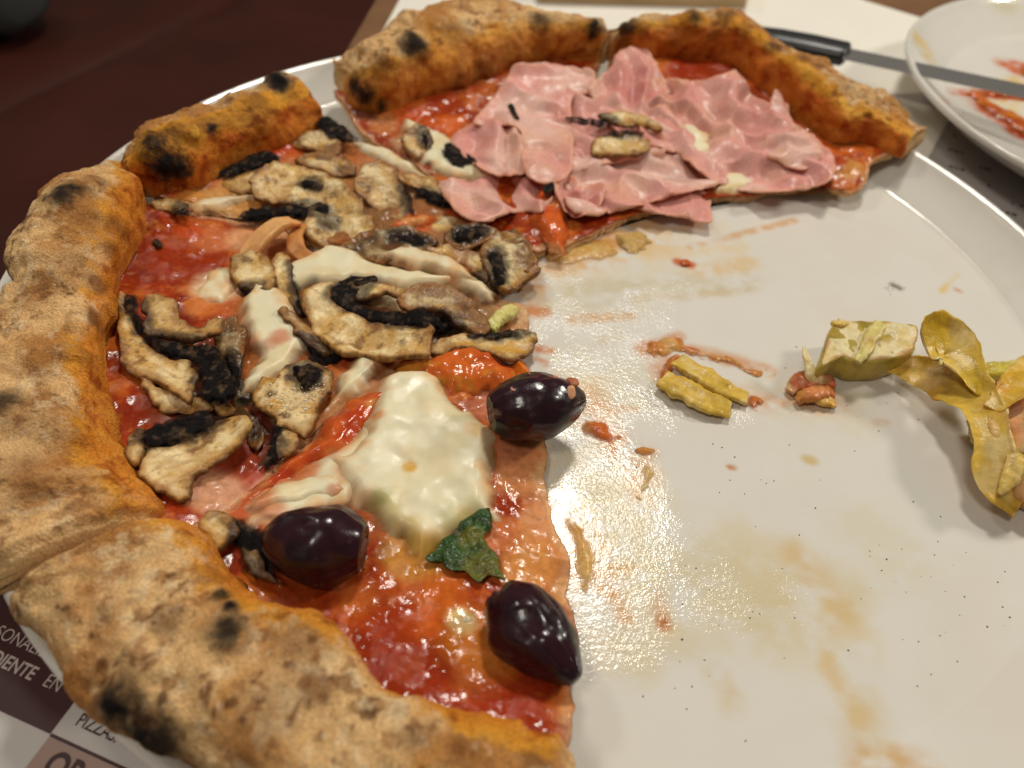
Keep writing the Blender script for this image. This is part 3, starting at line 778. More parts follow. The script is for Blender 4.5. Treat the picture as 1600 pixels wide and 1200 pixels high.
crust(sB, [(262, 814, -46, 938, 11), (240, 772, -112, 860, 13), (200, 720, -120, 770, 14), (180, 630, -85, 670, 15), (184, 540, -30, 570, 15), (190, 460, 12, 490, 15), (226, 380, 34, 420, 19), (228, 340, 58, 352, 15), (214, 304, 84, 304, 11), (200, 278, 146, 264, 7)],
      -0.4, 8.5, 13.0, 18, 241, [(120, 290, 24, 5, 1, K), (95, 300, 22, 5, .95, K), (150, 275, 22, 4, .8, BROWN), (10, 620, 24, 4, .9, K), (25, 650, 26, 5, .6, BROWN), (70, 560, 28, 6, .55, BROWN), (55, 450, 26, 6, .55, BROWN), (110, 420, 27, 7, .45, BROWN), (135, 545, 26, 4, .6, BROWN), (30, 720, 26, 5, .5, BROWN), (45, 770, 24, 4.5, .75, BROWN), (80, 655, 28, 5, .4, BROWN), (155, 495, 20, 2.6, .9, BROWN), (190, 350, 22, 4, .8, BROWN*.8), (180, 380, 22, 3.6, .7, BROWN), (160, 445, 23, 3.2, .8, BROWN), (120, 855, 22, 3.6, .75, BROWN), (170, 840, 20, 2.8, .6, BROWN), (130, 340, 26, 5, .5, BROWN)],
      inner_band=0.11, bub=((118, 292, 24, 9, 2.6),), fl=1.18, pmix=1.15)
# ---------------------------------------------------------------- slice at the back left, mushrooms
sC = thing('pizza_slice', base_loc(560, 320), 'mushroom pizza slice with black charred blisters on its orange crust', 'pizza slice', 'pizza slices left on the plate')
body(sC, [(822, 440), (700, 425), (560, 395), (470, 370), (420, 345), (330, 328), (235, 300)],
     [(835, 415), (800, 392), (760, 366), (705, 318), (655, 280), (600, 244), (555, 222), (505, 188)],
     [(235, 300), (300, 292), (330, 268), (420, 232), (470, 210), (505, 188)], 161,
     [(440, 235, 9, (176, 52, 26), .8), (380, 262, 7, (160, 43, 26), .8), (470, 255, 9, (206, 96, 40), .85), (520, 260, 8, (190, 90, 44), .7), (340, 325, 9, (222, 170, 100), .9), (390, 315, 7, (216, 176, 110), .9), (300, 318, 6, (204, 130, 50), .8), (480, 320, 24, (196, 138, 78), .9, 1.3), (600, 310, 22, (176, 124, 74), .9, 1.3), (700, 390, 22, (170, 120, 76), .9, 1.3), (400, 300, 12, (206, 146, 76), .85), (470, 300, 20, (190, 120, 60), .8), (560, 250, 14, (190, 120, 66), .7), (620, 330, 16, (150, 96, 56), .85), (740, 400, 14, (150, 104, 66), .85), (600, 300, 12, (120, 84, 52), .7), (650, 350, 8, (206, 92, 40), .85), (690, 350, 5, (226, 190, 120), .9), (720, 370, 10, (140, 96, 60), .7), (560, 350, 14, (130, 90, 52), .7)], wet=0.22)
crust(sC, [(208, 304, 178, 258, 11, 17), (268, 306, 200, 222, 15, 20), (318, 292, 236, 190, 16, 22), (362, 262, 300, 160, 15, 22), (425, 236, 370, 136, 14, 22), (478, 208, 430, 116, 14, 21), (508, 190, 452, 116, 13, 20)],
      -0.4, 9.0, 22.0, 15, 271, [(262, 258, 24, 7, 1, K), (285, 270, 20, 5, 1, K), (240, 215, 25, 8, .9, K), (275, 195, 26, 6, .75, BROWN*.6), (320, 190, 26, 6, .7, BROWN), (400, 165, 26, 8, .5, BROWN), (440, 125, 25, 6, 1, K), (425, 112, 24, 5, .9, K), (405, 150, 25, 5, .5, BROWN), (337, 198, 24, 2.6, 1, K), (360, 185, 24, 4, .5, BROWN), (470, 160, 22, 3, .3, BROWN)],
      inner_band=0.5, bub=((270, 255, 22, 8, 3.0), (425, 116, 22, 6, 2.0), (240, 210, 24, 8, 1.5)), redin=0.5)
# ---------------------------------------------------------------- two ham slices at the back
sD = thing('pizza_slice', base_loc(760, 230), 'ham pizza slice with a pale floury crust and charred spots at its left corner', 'pizza slice', 'pizza slices left on the plate')
body(sD, [(842, 395), (790, 372), (735, 330), (672, 276), (620, 236), (560, 196), (524, 140)],
     [(855, 392), (880, 320), (905, 240), (925, 170), (938, 92)],
     [(524, 140), (600, 165), (650, 150), (720, 122), (790, 95), (870, 84), (938, 92)], 191,
     [(650, 190, 10, (200, 84, 34), .7), (700, 150, 8, (160, 60, 24), .7), (740, 130, 8, (150, 60, 30), .6), (705, 195, 9, (210, 96, 36), .8), (600, 195, 7, (190, 120, 70), .8), (640, 220, 7, (200, 150, 100), .8), (850, 350, 8, (206, 100, 44), .8), (570, 175, 6, (60, 44, 34), .7), (700, 250, 8, (220, 190, 150), .7)], wet=0.22)
crust(sD, [(532, 142, 518, 112, 8, 13), (560, 168, 545, 88, 13, 18), (608, 178, 590, 50, 17, 24), (650, 160, 645, 6, 19, 27), (716, 136, 715, -18, 19, 27), (790, 110, 790, -12, 18, 27), (860, 98, 860, 10, 17, 27), (946, 100, 953, 42, 14, 24)],
      -0.4, 10.0, 27.0, 18, 301, [(655, 60, 30, 6, .95, K), (640, 70, 28, 4, .8, K), (550, 135, 16, 5, .95, K), (575, 150, 14, 4.5, 1, K), (597, 172, 12, 3, 1, K), (720, 45, 30, 6, .5, BROWN), (845, 20, 30, 5, .8, K), (932, 42, 26, 4, 1, K), (925, 56, 26, 3, .9, K), (590, 105, 24, 4, .7, BROWN), (700, 30, 30, 8, .3, BROWN), (760, 130, 14, 6, .7, BROWN), (720, 140, 12, 4, .8, BROWN)],
      inner_band=0.22, fl=1.15, orange=0.8, pmix=1.15)
sE = thing('pizza_slice', base_loc(1140, 210), 'ham pizza slice with a speckled orange crust pointing at the side plate', 'pizza slice', 'pizza slices left on the plate')
body(sE, [(858, 392), (885, 320), (910, 240), (935, 170), (955, 78)],
     [(862, 394), (960, 345), (1080, 312), (1180, 302), (1285, 276), (1300, 290), (1345, 290), (1368, 246), (1400, 238)],
     [(955, 78), (1000, 78), (1060, 82), (1130, 98), (1200, 145), (1260, 200), (1310, 225), (1360, 225), (1400, 238)], 221,
     [(1090, 110, 14, (150, 49, 20), .9), (1180, 150, 8, (136, 55, 20), .8), (1240, 200, 9, (170, 66, 20), .85), (1280, 230, 8, (196, 84, 24), .8), (1330, 225, 9, (206, 100, 30), .9), (1330, 262, 6, (206, 140, 70), .9), (1310, 255, 4, (170, 60, 24), .8), (1170, 282, 7, (226, 196, 150), .9), (1330, 205, 3, (40, 28, 24), 1), (1250, 265, 6, (220, 170, 110), .8), (960, 120, 6, (190, 90, 50), .8)], wet=0.22)
crust(sE, [(946, 92, 962, 40, 13, 24), (1010, 92, 1010, 18, 16, 26), (1070, 92, 1070, 8, 17, 26), (1140, 104, 1130, 6, 17, 26), (1200, 146, 1200, 34, 17, 26), (1252, 196, 1262, 70, 16, 25), (1306, 226, 1318, 106, 15, 23), (1352, 226, 1388, 160, 13, 18), (1396, 240, 1432, 196, 9, 15), (1408, 246, 1448, 210, 7, 13)],
      -0.4, 10.0, 26.0, 17, 331, [(1085, 26, 30, 5, .9, K), (1130, 25, 28, 5, .8, BROWN*.6), (1110, 45, 28, 4, .7, BROWN), (1210, 68, 28, 4.2, .9, BROWN*.7), (1255, 85, 27, 3.6, .8, BROWN*.8), (1280, 97, 26, 3, .7, BROWN), (1060, 60, 26, 7, .5, BROWN), (978, 36, 24, 5, .9, K), (1010, 50, 26, 3, .6, BROWN), (1160, 50, 28, 4, .6, BROWN), (1320, 120, 24, 5, .4, BROWN), (1410, 215, 14, 3, .5, BROWN)],
      inner_band=0.33, redin=0.6)

# ================================================================== mushrooms
FLESH = lin((208, 168, 104)); PALEF = lin((242, 218, 166)); MBR = lin((108, 66, 32)); GILL = lin((22, 18, 18)); GOLD = lin((204, 152, 62))
def flesh_col(seed, base=FLESH, dark=0.5, skin=0.7, gold=0.5, pale=0.6, gillW=()):
    def f(x, y, d):
        an = (seed*0.77) % 3.14; fq = fbm((x*math.cos(an)+y*math.sin(an))*0.25, -x*math.sin(an)+y*math.cos(an), 1.1, seed+9, 3)
        n1 = fbm(x, y, 5, seed, 4); n2 = fbm(x, y, 1.8, seed+1, 4); n3 = fbm(x, y, 0.7, seed+2, 2)
        c = np.tile(base, (len(x), 1))
        c = mixc(c, PALEF, sm(-0.4, 0.5, n1)*sm(0.4, 2.4, d)*min(1.0, pale+0.25))
        c = mixc(c, lin((166, 122, 66)), sm(0.2, 1.0, fq+0.3*n1)*0.45)
        c = mixc(c, GOLD, sm(0.1, 0.8, fbm(x, y, 4, seed+3, 3))*gold)
        c = mixc(c, MBR, sm(0.3, 1.0, fbm(x, y, 3, seed+5, 4)-0.3*n1)*dark)
        c = mixc(c, lin((158, 104, 48)), sm(2.6, 0.3, d+1.0*n1+0.4*n2)*skin*0.75)
        c = mixc(c, MBR*0.6, sm(0.8, 0.0, d+0.6*n2+0.3*n1)*skin*0.8)
        c = mixc(c, MBR*0.5, sm(0.7, 1.2, n3+0.4*n2)*dark*0.6)
        for Wp in gillW:      # flesh is stained dark where it meets the gills
            q, _, ins = seg_dist(np.stack([x, y], 1), Wp)
            q = np.where(ins, 0, q)
            c = mixc(c, GILL*1.6, sm(2.6, 0.1, q+0.8*n2+0.5*n1)*0.75)
        return c
    return f
def gill_col(seed, c0=GILL):
    def f(x, y, d):
        n = fbm(x, y, 1.6, seed, 3); n1 = fbm(x, y, 4, seed+1, 3); c = np.tile(c0, (len(x), 1))
        c = mixc(c, lin((84, 66, 52)), sm(0.1, 0.9, n)*0.55)
        c = mixc(c, lin((120, 92, 62)), sm(0.4, 1.0, n1+0.4*n)*0.4)
        return mixc(c, lin((120, 90, 60)), sm(0.7, 0.0, d+0.5*n)*0.35)
    return f

def mushroom(label, parts, off=1.6, g=(0, 0), th=2.2, seed=1, base=FLESH, dark=0.75, gold=0.55, pale=0.5, ridge=None, group='mushroom slices on the pizza', wet=0.36, ref=surf, cat='mushroom', name='mushroom_slice', skin=0.95):
    """parts: list of (part name, outline, extra height, is gill)"""
    c0 = np.mean(np.array(parts[0][1], float), 0)
    rd = random.Random(seed*7+1)
    g = (g[0]+rd.uniform(-.12, .12), g[1]+rd.uniform(-.05, .16))
    pl0 = tilted(tuple(c0), off, g[0], g[1], ref)
    p = at([c0], pl0)[0]
    ca = rd.uniform(0, 3.14); cv = rd.uniform(-0.010, 0.016)
    def pl(x, y):       # a cooked slice curls
        q = (x-p[0])*math.cos(ca)+(y-p[1])*math.sin(ca)
        return pl0(x, y)+np.clip(cv*q*q, -2.5, 2.5)
    t = thing(name, (p[0], p[1], p[2]-th*0.5), label, cat, group)
    gW = [at(spline(q[1], 40, True), pl)[:, :2] for q in parts if q[3]]
    for i, (nm, poly, dz, gl) in enumerate(parts):
        sd = seed*17+i*5
        a = random.Random(sd).uniform(0, 3.14) if ridge is None else ridge
        def dsp(x, y, d, a=a, gl=gl, sd=sd):
            q = x*math.cos(a)+y*math.sin(a); p_ = -x*math.sin(a)+y*math.cos(a)
            n = fbm(x, y, 5, sd, 3); fib = 1-2*np.abs(fbm(q*0.3, p_, 1.3, sd+2, 3))
            wrk = 1-2*np.abs(fbm(x, y, 4.5, sd+6, 3))
            return (0.25*n+0.22*fib if gl else 0.5*n+0.10*fib+0.12*wrk)+0.06*fbm(x, y, 1.1, sd+1, 3)
        b = (lambda x, y, dz=dz, sd=sd: pl(x, y)+dz+0.9*fbm(x, y, 9, sd+3, 2))
        if gl:
            q_ = np.array(poly, float); poly = q_.mean(0)+(q_-q_.mean(0))*1.14
            patch(nm, poly, b, M_GILL, t, th*0.32, 1.8, th*0.3, gill_col(sd), dsp, seed=sd, rgh=0.6, rag=1.1, res=0.28, prof=1.0, alpha=lambda x, y, d, sd=sd: np.clip(sm(-0.2, 1.9, d+0.8*fbm(x, y, 1.2, sd+4, 3)), 0, 1))
        else:
            q_ = np.array(poly, float); poly = q_.mean(0)+(q_-q_.mean(0))*1.10
            patch(nm, poly, b, M_MUSH, t, th*0.25, 0.8, th*0.3, flesh_col(sd, base, dark, skin, gold, pale, gW), dsp, seed=sd, rgh=wet, rag=1.0, res=0.28)
    return t
BRN = lin((132, 98, 64)); DKB = lin((88, 64, 44))

mushroom('large pale mushroom slice with a dark curved gill band, on the charred back slice',
    [('cap', [(397, 290), (412, 270), (428, 260), (462, 264), (515, 280), (550, 308), (573, 345), (567, 370), (533, 383), (497, 378), (463, 352), (480, 340), (470, 325), (430, 318), (402, 310)], 0, False),
     ('gills', [(383, 342), (400, 326), (440, 322), (500, 318), (518, 334), (530, 356), (506, 360), (494, 342), (450, 341), (402, 348)], 0.5, True),
     ('stem_hole', [(468, 290), (480, 283), (498, 287), (494, 297), (476, 299)], 1.0, True)], 2.6, (0.02, 0.10), 3.0, 1, pale=0.8)
mushroom('thin mushroom sliver with a black upper edge by the orange crust',
    [('gills', [(330, 277), (368, 256), (405, 238), (428, 240), (434, 250), (402, 264), (350, 280)], 0.5, True),
     ('cap', [(346, 286), (400, 266), (432, 254), (412, 288), (398, 300), (368, 300)], 0, False)], 1.8, (0.05, 0.15), 2, 2)
mushroom('small curled mushroom piece tucked where two crusts meet',
    [('cap', [(239, 320), (255, 309), (276, 314), (290, 325), (275, 335), (250, 330)], 0, False),
     ('gills', [(272, 324), (286, 322), (312, 336), (296, 338), (278, 334)], 0.2, True)], 1.6, (0, 0.1), 2, 3)
mushroom('folded mushroom piece at the cut corner of the charred back slice',
    [('cap', [(452, 226), (480, 208), (512, 206), (528, 228), (520, 244), (490, 236)], 0, False),
     ('gills', [(494, 192), (520, 186), (556, 214), (540, 222), (512, 210)], 0.8, True),
     ('stem', [(468, 250), (500, 238), (540, 250), (552, 268), (520, 276), (484, 262)], -0.2, False)], 2.2, (0, 0.1), 2.4, 4, base=BRN)
mushroom('stubby brown mushroom piece beside the white cheese strip of the back slice',
    [('cap', [(558, 290), (570, 262), (590, 252), (612, 260), (624, 284), (640, 316), (628, 338), (604, 341), (574, 314)], 0, False),
     ('gills', [(626, 292), (640, 300), (648, 328), (636, 334), (632, 314)], 0.2, True)], 2.4, (-0.05, 0.1), 3.2, 5, base=lin((176, 138, 88)), gold=0.6)
mushroom('mushroom crescent with a black underside near the cut facing the ham slice',
    [('cap', [(626, 276), (656, 273), (690, 288), (716, 322), (694, 312), (664, 298), (640, 292)], 0.3, False),
     ('gills', [(646, 297), (668, 298), (696, 310), (716, 325), (686, 322), (656, 310)], 0, True)], 2.2, (0, 0.1), 2.4, 6)
mushroom('wet dark brown mushroom slice lying behind the central cheese',
    [('cap', [(528, 392), (560, 370), (600, 358), (640, 358), (672, 374), (664, 392), (628, 396), (600, 408), (560, 402)], 0, False),
     ('gills', [(610, 366), (640, 364), (670, 380), (650, 386), (624, 376)], 0.3, True)], 1.8, (0, 0.1), 2.4, 7, base=DKB, wet=0.2, pale=0.15, gold=0.1)
mushroom('black rolled mushroom piece at the tip, behind the cheese',
    [('cap', [(694, 372), (716, 352), (760, 356), (772, 370), (744, 386), (714, 390)], 0, False),
     ('gills', [(706, 366), (728, 356), (758, 362), (742, 376), (716, 378)], 0.5, True)], 2.4, (0, 0.05), 3, 8, base=DKB, wet=0.22, pale=0.1, gold=0.1)
mushroom('chunky dark mushroom end at the very tip of the mushroom slices',
    [('cap', [(756, 394), (780, 370), (804, 362), (830, 398), (836, 424), (816, 442), (792, 452), (770, 440), (758, 416)], 0, False),
     ('gills', [(762, 404), (778, 392), (790, 416), (790, 446), (772, 444), (764, 424)], 0.5, True),
     ('stem', [(800, 386), (818, 380), (834, 408), (824, 424), (806, 410)], 0.8, False)], 2.6, (-0.02, 0.05), 4, 9, base=BRN, wet=0.28)
mushroom('slippery tan mushroom slice between the cheese and the dark tip pieces',
    [('cap', [(670, 394), (700, 384), (738, 392), (764, 416), (756, 440), (732, 424), (700, 408)], 0, False),
     ('gills', [(742, 436), (762, 432), (776, 458), (752, 470), (744, 452)], -0.4, True)], 1.8, (0, 0.05), 2.2, 10, base=lin((170, 130, 92)), wet=0.24)
mushroom('large golden mushroom slice with black gills lying in front of the central cheese',
    [('cap', [(480, 477), (487, 457), (508, 447), (534, 450), (522, 467), (545, 488), (580, 502), (620, 510), (660, 508), (663, 530), (660, 551), (630, 558), (577, 554), (533, 551), (497, 521), (484, 497)], 0, False),
     ('gills', [(512, 465), (534, 444), (562, 438), (584, 444), (576, 460), (566, 474), (600, 484), (640, 482), (676, 490), (662, 508), (620, 511), (580, 503), (545, 489), (525, 478)], 0.2, True),
     ('stem', [(540, 450), (566, 440), (600, 446), (626, 456), (622, 468), (600, 462), (576, 470), (556, 466)], 0.9, False)], 2.8, (0.0, 0.06), 3.0, 11, pale=0.75)
mushroom('brown leathery mushroom piece leaning on the golden slice near the cut edge',
    [('cap', [(628, 468), (652, 450), (687, 446), (720, 462), (747, 483), (762, 508), (754, 521), (727, 514), (697, 494), (673, 488), (643, 484)], 0.5, False),
     ('gills', [(656, 492), (690, 494), (724, 514), (700, 520), (668, 512)], -0.8, True)], 3.6, (0.0, 0.1), 3.0, 12, base=lin((140, 102, 68)), dark=0.8, pale=0.3)
mushroom('long toasted mushroom slice with a black top edge touching the bare plate',
    [('cap', [(664, 548), (700, 528), (740, 524), (824, 520), (832, 528), (824, 548), (795, 564), (760, 550), (720, 546), (690, 552)], 0, False),
     ('gills', [(736, 525), (780, 519), (826, 516), (830, 522), (790, 528), (748, 531)], 0.8, True)], 2.4, (0, -0.05), 3, 13, gold=0.9, dark=0.7)
mushroom('narrow upright mushroom sliver left of the central cheese',
    [('cap', [(440, 396), (424, 413), (427, 434), (443, 464), (463, 486), (473, 480), (461, 447), (453, 413)], 0, False),
     ('gills', [(452, 412), (462, 440), (476, 478), (466, 486), (456, 452)], 0.1, True)], 2.8, (0.1, 0.1), 2.4, 14, pale=0.8)
mushroom('rounded pale mushroom stub with a dark lower rim beside the tomato patch',
    [('cap', [(364, 410), (380, 398), (402, 398), (419, 412), (428, 440), (406, 456), (376, 450), (361, 432)], 0, False),
     ('gills', [(374, 453), (406, 448), (410, 463), (391, 473), (378, 466)], -0.2, True)], 2.6, (0, 0.1), 3.6, 15, pale=0.7)
mushroom('dark shrivelled mushroom strip over the left white cheese',
    [('cap', [(437, 492), (453, 482), (478, 507), (502, 533), (534, 548), (520, 556), (490, 546), (470, 528), (450, 508)], 0.4, False),
     ('gills', [(474, 530), (500, 536), (536, 550), (552, 562), (534, 572), (500, 578), (482, 560)], 0, True)], 2.6, (0, 0.06), 2.4, 16, base=lin((150, 112, 74)))
mushroom('big curved mushroom slice with a wide black gill arc against the left crust',
    [('cap', [(184, 471), (200, 466), (207, 495), (226, 530), (254, 553), (293, 568), (303, 582), (297, 618), (277, 621), (247, 598), (213, 583), (196, 560), (189, 517)], 0.3, False),
     ('gills', [(203, 470), (227, 480), (231, 510), (242, 527), (283, 533), (330, 545), (362, 586), (364, 608), (333, 622), (306, 612), (303, 578), (290, 563), (250, 550), (222, 527), (206, 495)], 0.4, True),
     ('stem', [(226, 474), (250, 464), (277, 476), (284, 500), (312, 508), (336, 494), (345, 503), (334, 520), (300, 531), (267, 524), (237, 524), (230, 498)], 1.3, False)], 2.8, (-0.05, 0.08), 3.2, 17, gold=0.6)
mushroom('pale mushroom offcut under the black gill arc',
    [('cap', [(226, 592), (254, 606), (290, 620), (322, 628), (326, 642), (283, 648), (252, 638), (236, 616)], 0, False),
     ('stem', [(316, 620), (350, 622), (368, 640), (340, 646), (322, 640)], 0.4, False)], 1.8, (0, 0.1), 2.2, 18, pale=0.9)
mushroom('fan shaped mushroom slice under an oval of black gills by the left crust',
    [('cap', [(230, 699), (262, 698), (300, 685), (336, 664), (378, 656), (378, 684), (354, 711), (318, 738), (298, 748), (295, 774), (264, 777), (250, 760), (226, 742), (229, 717)], 0, False),
     ('gills', [(225, 678), (252, 657), (300, 646), (334, 648), (352, 652), (330, 668), (300, 688), (260, 702), (230, 699)], 0.9, True),
     ('stem', [(196, 688), (217, 672), (230, 690), (231, 708), (217, 724), (200, 720)], 0.2, False)], 2.6, (0, 0.06), 3.0, 19, ridge=0.3, pale=0.6)
mushroom('crumbly mushroom cluster dusted with white cheese grains',
    [('cap', [(402, 608), (417, 592), (436, 596), (447, 577), (470, 572), (494, 573), (518, 588), (513, 614), (497, 634), (491, 664), (473, 677), (447, 668), (427, 648), (403, 634)], 0, False),
     ('gills', [(456, 578), (480, 572), (504, 580), (498, 600), (476, 612), (462, 598)], 0.9, True)], 3.0, (0, 0.06), 3.4, 20, dark=0.9, gold=0.8)
mushroom('black gill sliver with a pale side below the crumbly cluster',
    [('cap', [(436, 668), (462, 674), (468, 684), (462, 702), (438, 714)], -0.2, False),
     ('gills', [(422, 656), (438, 666), (440, 700), (428, 735), (398, 728), (414, 700)], 0.2, True)], 2.0, (0, 0.06), 2.4, 21)
mushroom('shrunken mushroom piece wedged against an olive',
    [('gills', [(364, 828), (380, 820), (414, 838), (432, 902), (408, 898), (374, 872)], 0, True),
     ('cap', [(316, 830), (333, 803), (361, 810), (362, 850), (340, 858)], 0.5, False),
     ('stem', [(376, 862), (404, 868), (428, 908), (408, 906), (384, 884)], 0.3, False)], 2.0, (0, 0.05), 2.4, 22)
mushroom('thin bent mushroom slice with a black tail on the ham',
    [('cap', [(936, 184), (970, 176), (1004, 183), (1030, 198), (1018, 205), (994, 199), (964, 196)], 0.6, False),
     ('gills', [(886, 187), (912, 183), (938, 186), (966, 196), (940, 199), (910, 196)], 0.2, True)], 6.5, (0, 0.12), 2.6, 23, pale=0.9)
mushroom('pale oblong mushroom slice with a black gill edge on the ham',
    [('cap', [(925, 235), (938, 218), (970, 214), (1004, 215), (1010, 227), (1005, 238), (967, 246), (938, 243)], 0.4, False),
     ('gills', [(940, 213), (968, 202), (1004, 204), (994, 214), (966, 217)], 0.4, True)], 6.5, (0, 0.12), 2.6, 26, pale=1.0)
mushroom('black mushroom scrap on the white cheese of the ham slice',
    [('gills', [(690, 232), (707, 226), (741, 250), (722, 261), (700, 254)], 0, True)], 3.2, (0, 0.1), 2, 24)
mushroom('grey brown mushroom at the cut side of the ham slice with a charred corner',
    [('cap', [(628, 214), (650, 196), (668, 204), (676, 226), (660, 244), (636, 236)], 0, False),
     ('gills', [(656, 204), (672, 210), (674, 232), (662, 238), (658, 220)], 0.5, True)], 2.4, (0, 0.1), 2.8, 25, base=lin((150, 116, 82)))
mushroom('wet dark mushroom scrap between the black gill arc and the left white cheese',
    [('cap', [(342, 520), (368, 504), (384, 536), (378, 580), (394, 610), (396, 642), (372, 646), (356, 604), (338, 562)], 0, False),
     ('gills', [(352, 560), (372, 556), (380, 600), (386, 632), (368, 622), (356, 596)], 0.3, True)], 1.6, (0, 0.06), 2.2, 27, base=DKB, pale=0.1, gold=0.2, wet=0.24)
mushroom('soft brown mushroom shred between the crumbly cluster and the black oval of gills',
    [('cap', [(352, 648), (380, 640), (404, 652), (416, 680), (400, 700), (384, 672)], 0, False),
     ('gills', [(366, 650), (390, 650), (404, 676), (392, 682)], 0.3, True)], 1.4, (0, 0.06), 2.0, 28, base=BRN, pale=0.2, wet=0.24)
# small charred flecks
def fleck(label, poly, off, seed, ref=surf):
    pl = tilted(tuple(np.mean(np.array(poly, float), 0)), off, 0, 0.05, ref)
    o = patch('charred_fleck', poly, pl, M_GILL, None, 0.9, 0.6, 0.4, gill_col(seed), None, seed=seed, rag=0.2, rgh=.5)
    tag(o, label, 'fleck')
fleck('black charred fleck on the left fold of ham', [(793, 166), (802, 165), (808, 178), (812, 186), (804, 184), (797, 174)], 7.0, 71)
fleck('square black fleck at the bottom of the ham folds', [(848, 294), (862, 286), (868, 295), (858, 303), (850, 302)], 5.5, 72)
fleck('tiny black fleck on the red tomato patch of the left slice', [(238, 380), (246, 375), (254, 382), (247, 388)], 0.4, 73)
fleck('black fleck of mushroom skin on the large golden mushroom', [(552, 440), (584, 432), (588, 440), (562, 448)], 4.8, 74)

# ================================================================== cheese and other melted parts
cheese(sC, [(548, 222), (580, 228), (625, 246), (668, 274), (700, 300), (690, 306), (650, 286), (600, 262), (562, 244)], 1.6, 41)
cheese(sC, [(300, 318), (340, 306), (400, 304), (404, 318), (360, 330), (320, 340)], 1.2, 42, warm=0.9)
cheese(sC, [(672, 350), (700, 338), (722, 344), (712, 360), (686, 362)], 1.0, 43, warm=0.7)
cheese(sB, [(458, 432), (497, 408), (527, 396), (560, 399), (590, 414), (640, 428), (700, 432), (738, 442), (752, 464), (744, 480), (715, 466), (690, 452), (633, 462), (590, 452), (533, 452), (497, 456), (466, 456)], 2.6, 44, off=0.6, edge=4)
cheese(sB, [(600, 408), (627, 395), (668, 397), (708, 410), (736, 432), (748, 460), (722, 446), (684, 434), (634, 424)], 2.2, 45, off=2.2, edge=3.5)
cheese(sB, [(383, 474), (410, 456), (453, 478), (467, 510), (478, 544), (452, 578), (408, 608), (383, 614), (376, 594), (396, 564), (382, 540), (379, 500)], 2.6, 46, off=0.4, tint=blob_tint([(440, 535, 3.2, (206, 130, 90), .8), (425, 545, 2.5, (196, 120, 86), .6), (395, 540, 3, (190, 110, 60), .7)]))
cheese(sB, [(566, 452), (600, 450), (632, 462), (622, 482), (590, 486), (566, 474)], 1.4, 47, off=1.2)
cheese(sB, [(318, 430), (350, 418), (372, 440), (360, 470), (330, 480), (310, 462)], 0.8, 48, off=0.0, warm=0.2, tint=blob_tint([(325, 470, 3, (206, 120, 60), .7), (360, 440, 2.5, (212, 150, 110), .7)]))
cheese(sA, [(605, 618), (640, 606), (668, 603), (690, 617), (702, 645), (734, 664), (758, 688), (762, 715), (757, 748), (764, 794), (748, 808), (713, 828), (668, 854), (646, 868), (638, 842), (612, 828), (577, 794), (556, 770), (536, 744), (530, 718), (566, 704), (580, 666)], 3.0, 50, off=0.2, edge=5, amp=0.9, warm=0.25,
       tint=blob_tint([(640, 735, 1.6, (214, 160, 50), .9), (592, 660, 2.2, (210, 130, 50), .8), (720, 815, 6, (150, 150, 60), .5), (660, 860, 4.5, (206, 160, 40), .8), (690, 850, 4, (190, 150, 50), .6), (600, 800, 5, (200, 180, 110), .6), (590, 785, 3, (140, 140, 60), .5), (640, 830, 4, (206, 176, 90), .6), (745, 680, 3, (222, 170, 90), .6)]))
cheese(sA, [(490, 664), (508, 638), (528, 592), (556, 562), (590, 551), (632, 560), (604, 580), (584, 606), (548, 628), (520, 652)], 2.4, 51, off=0.2, edge=4, tint=blob_tint([(600, 575, 4, (214, 140, 80), .7), (540, 630, 3.4, (214, 150, 80), .7)]))
cheese(sA, [(386, 792), (428, 762), (480, 742), (526, 744), (542, 768), (532, 790), (480, 796), (424, 806)], 1.8, 52, off=0.2, tint=blob_tint([(410, 780, 4, (206, 120, 70), .8), (530, 770, 3, (190, 110, 60), .7)]))
cheese(sA, [(396, 794), (470, 734), (540, 688), (584, 640), (640, 606), (630, 700), (566, 764), (500, 794), (430, 810)], 0.6, 57, off=0.9, edge=4, warm=0.5, rag=2.0, tint=blob_tint([(470, 740, 5, (210, 120, 60), .9), (530, 690, 5, (206, 110, 50), .9), (590, 640, 5, (206, 116, 54), .85), (420, 795, 4, (206, 120, 70), .8), (540, 740, 4, (214, 150, 90), .7)]))
cheese(sA, [(690, 960), (720, 948), (750, 962), (744, 984), (712, 990)], 0.7, 53, off=-0.1, warm=0.6, rag=1.2)
cheese(sD, [(640, 196), (676, 206), (706, 222), (736, 248), (772, 268), (756, 284), (712, 280), (670, 262), (642, 238)], 1.8, 54, off=0.4)
cheese(sE, [(1056, 206), (1086, 202), (1110, 222), (1112, 246), (1082, 258), (1066, 240)], 2.2, 55, off=2.5)
cheese(sE, [(1115, 280), (1160, 268), (1190, 280), (1180, 300), (1120, 304)], 1.4, 56, off=0.2, warm=0.6)

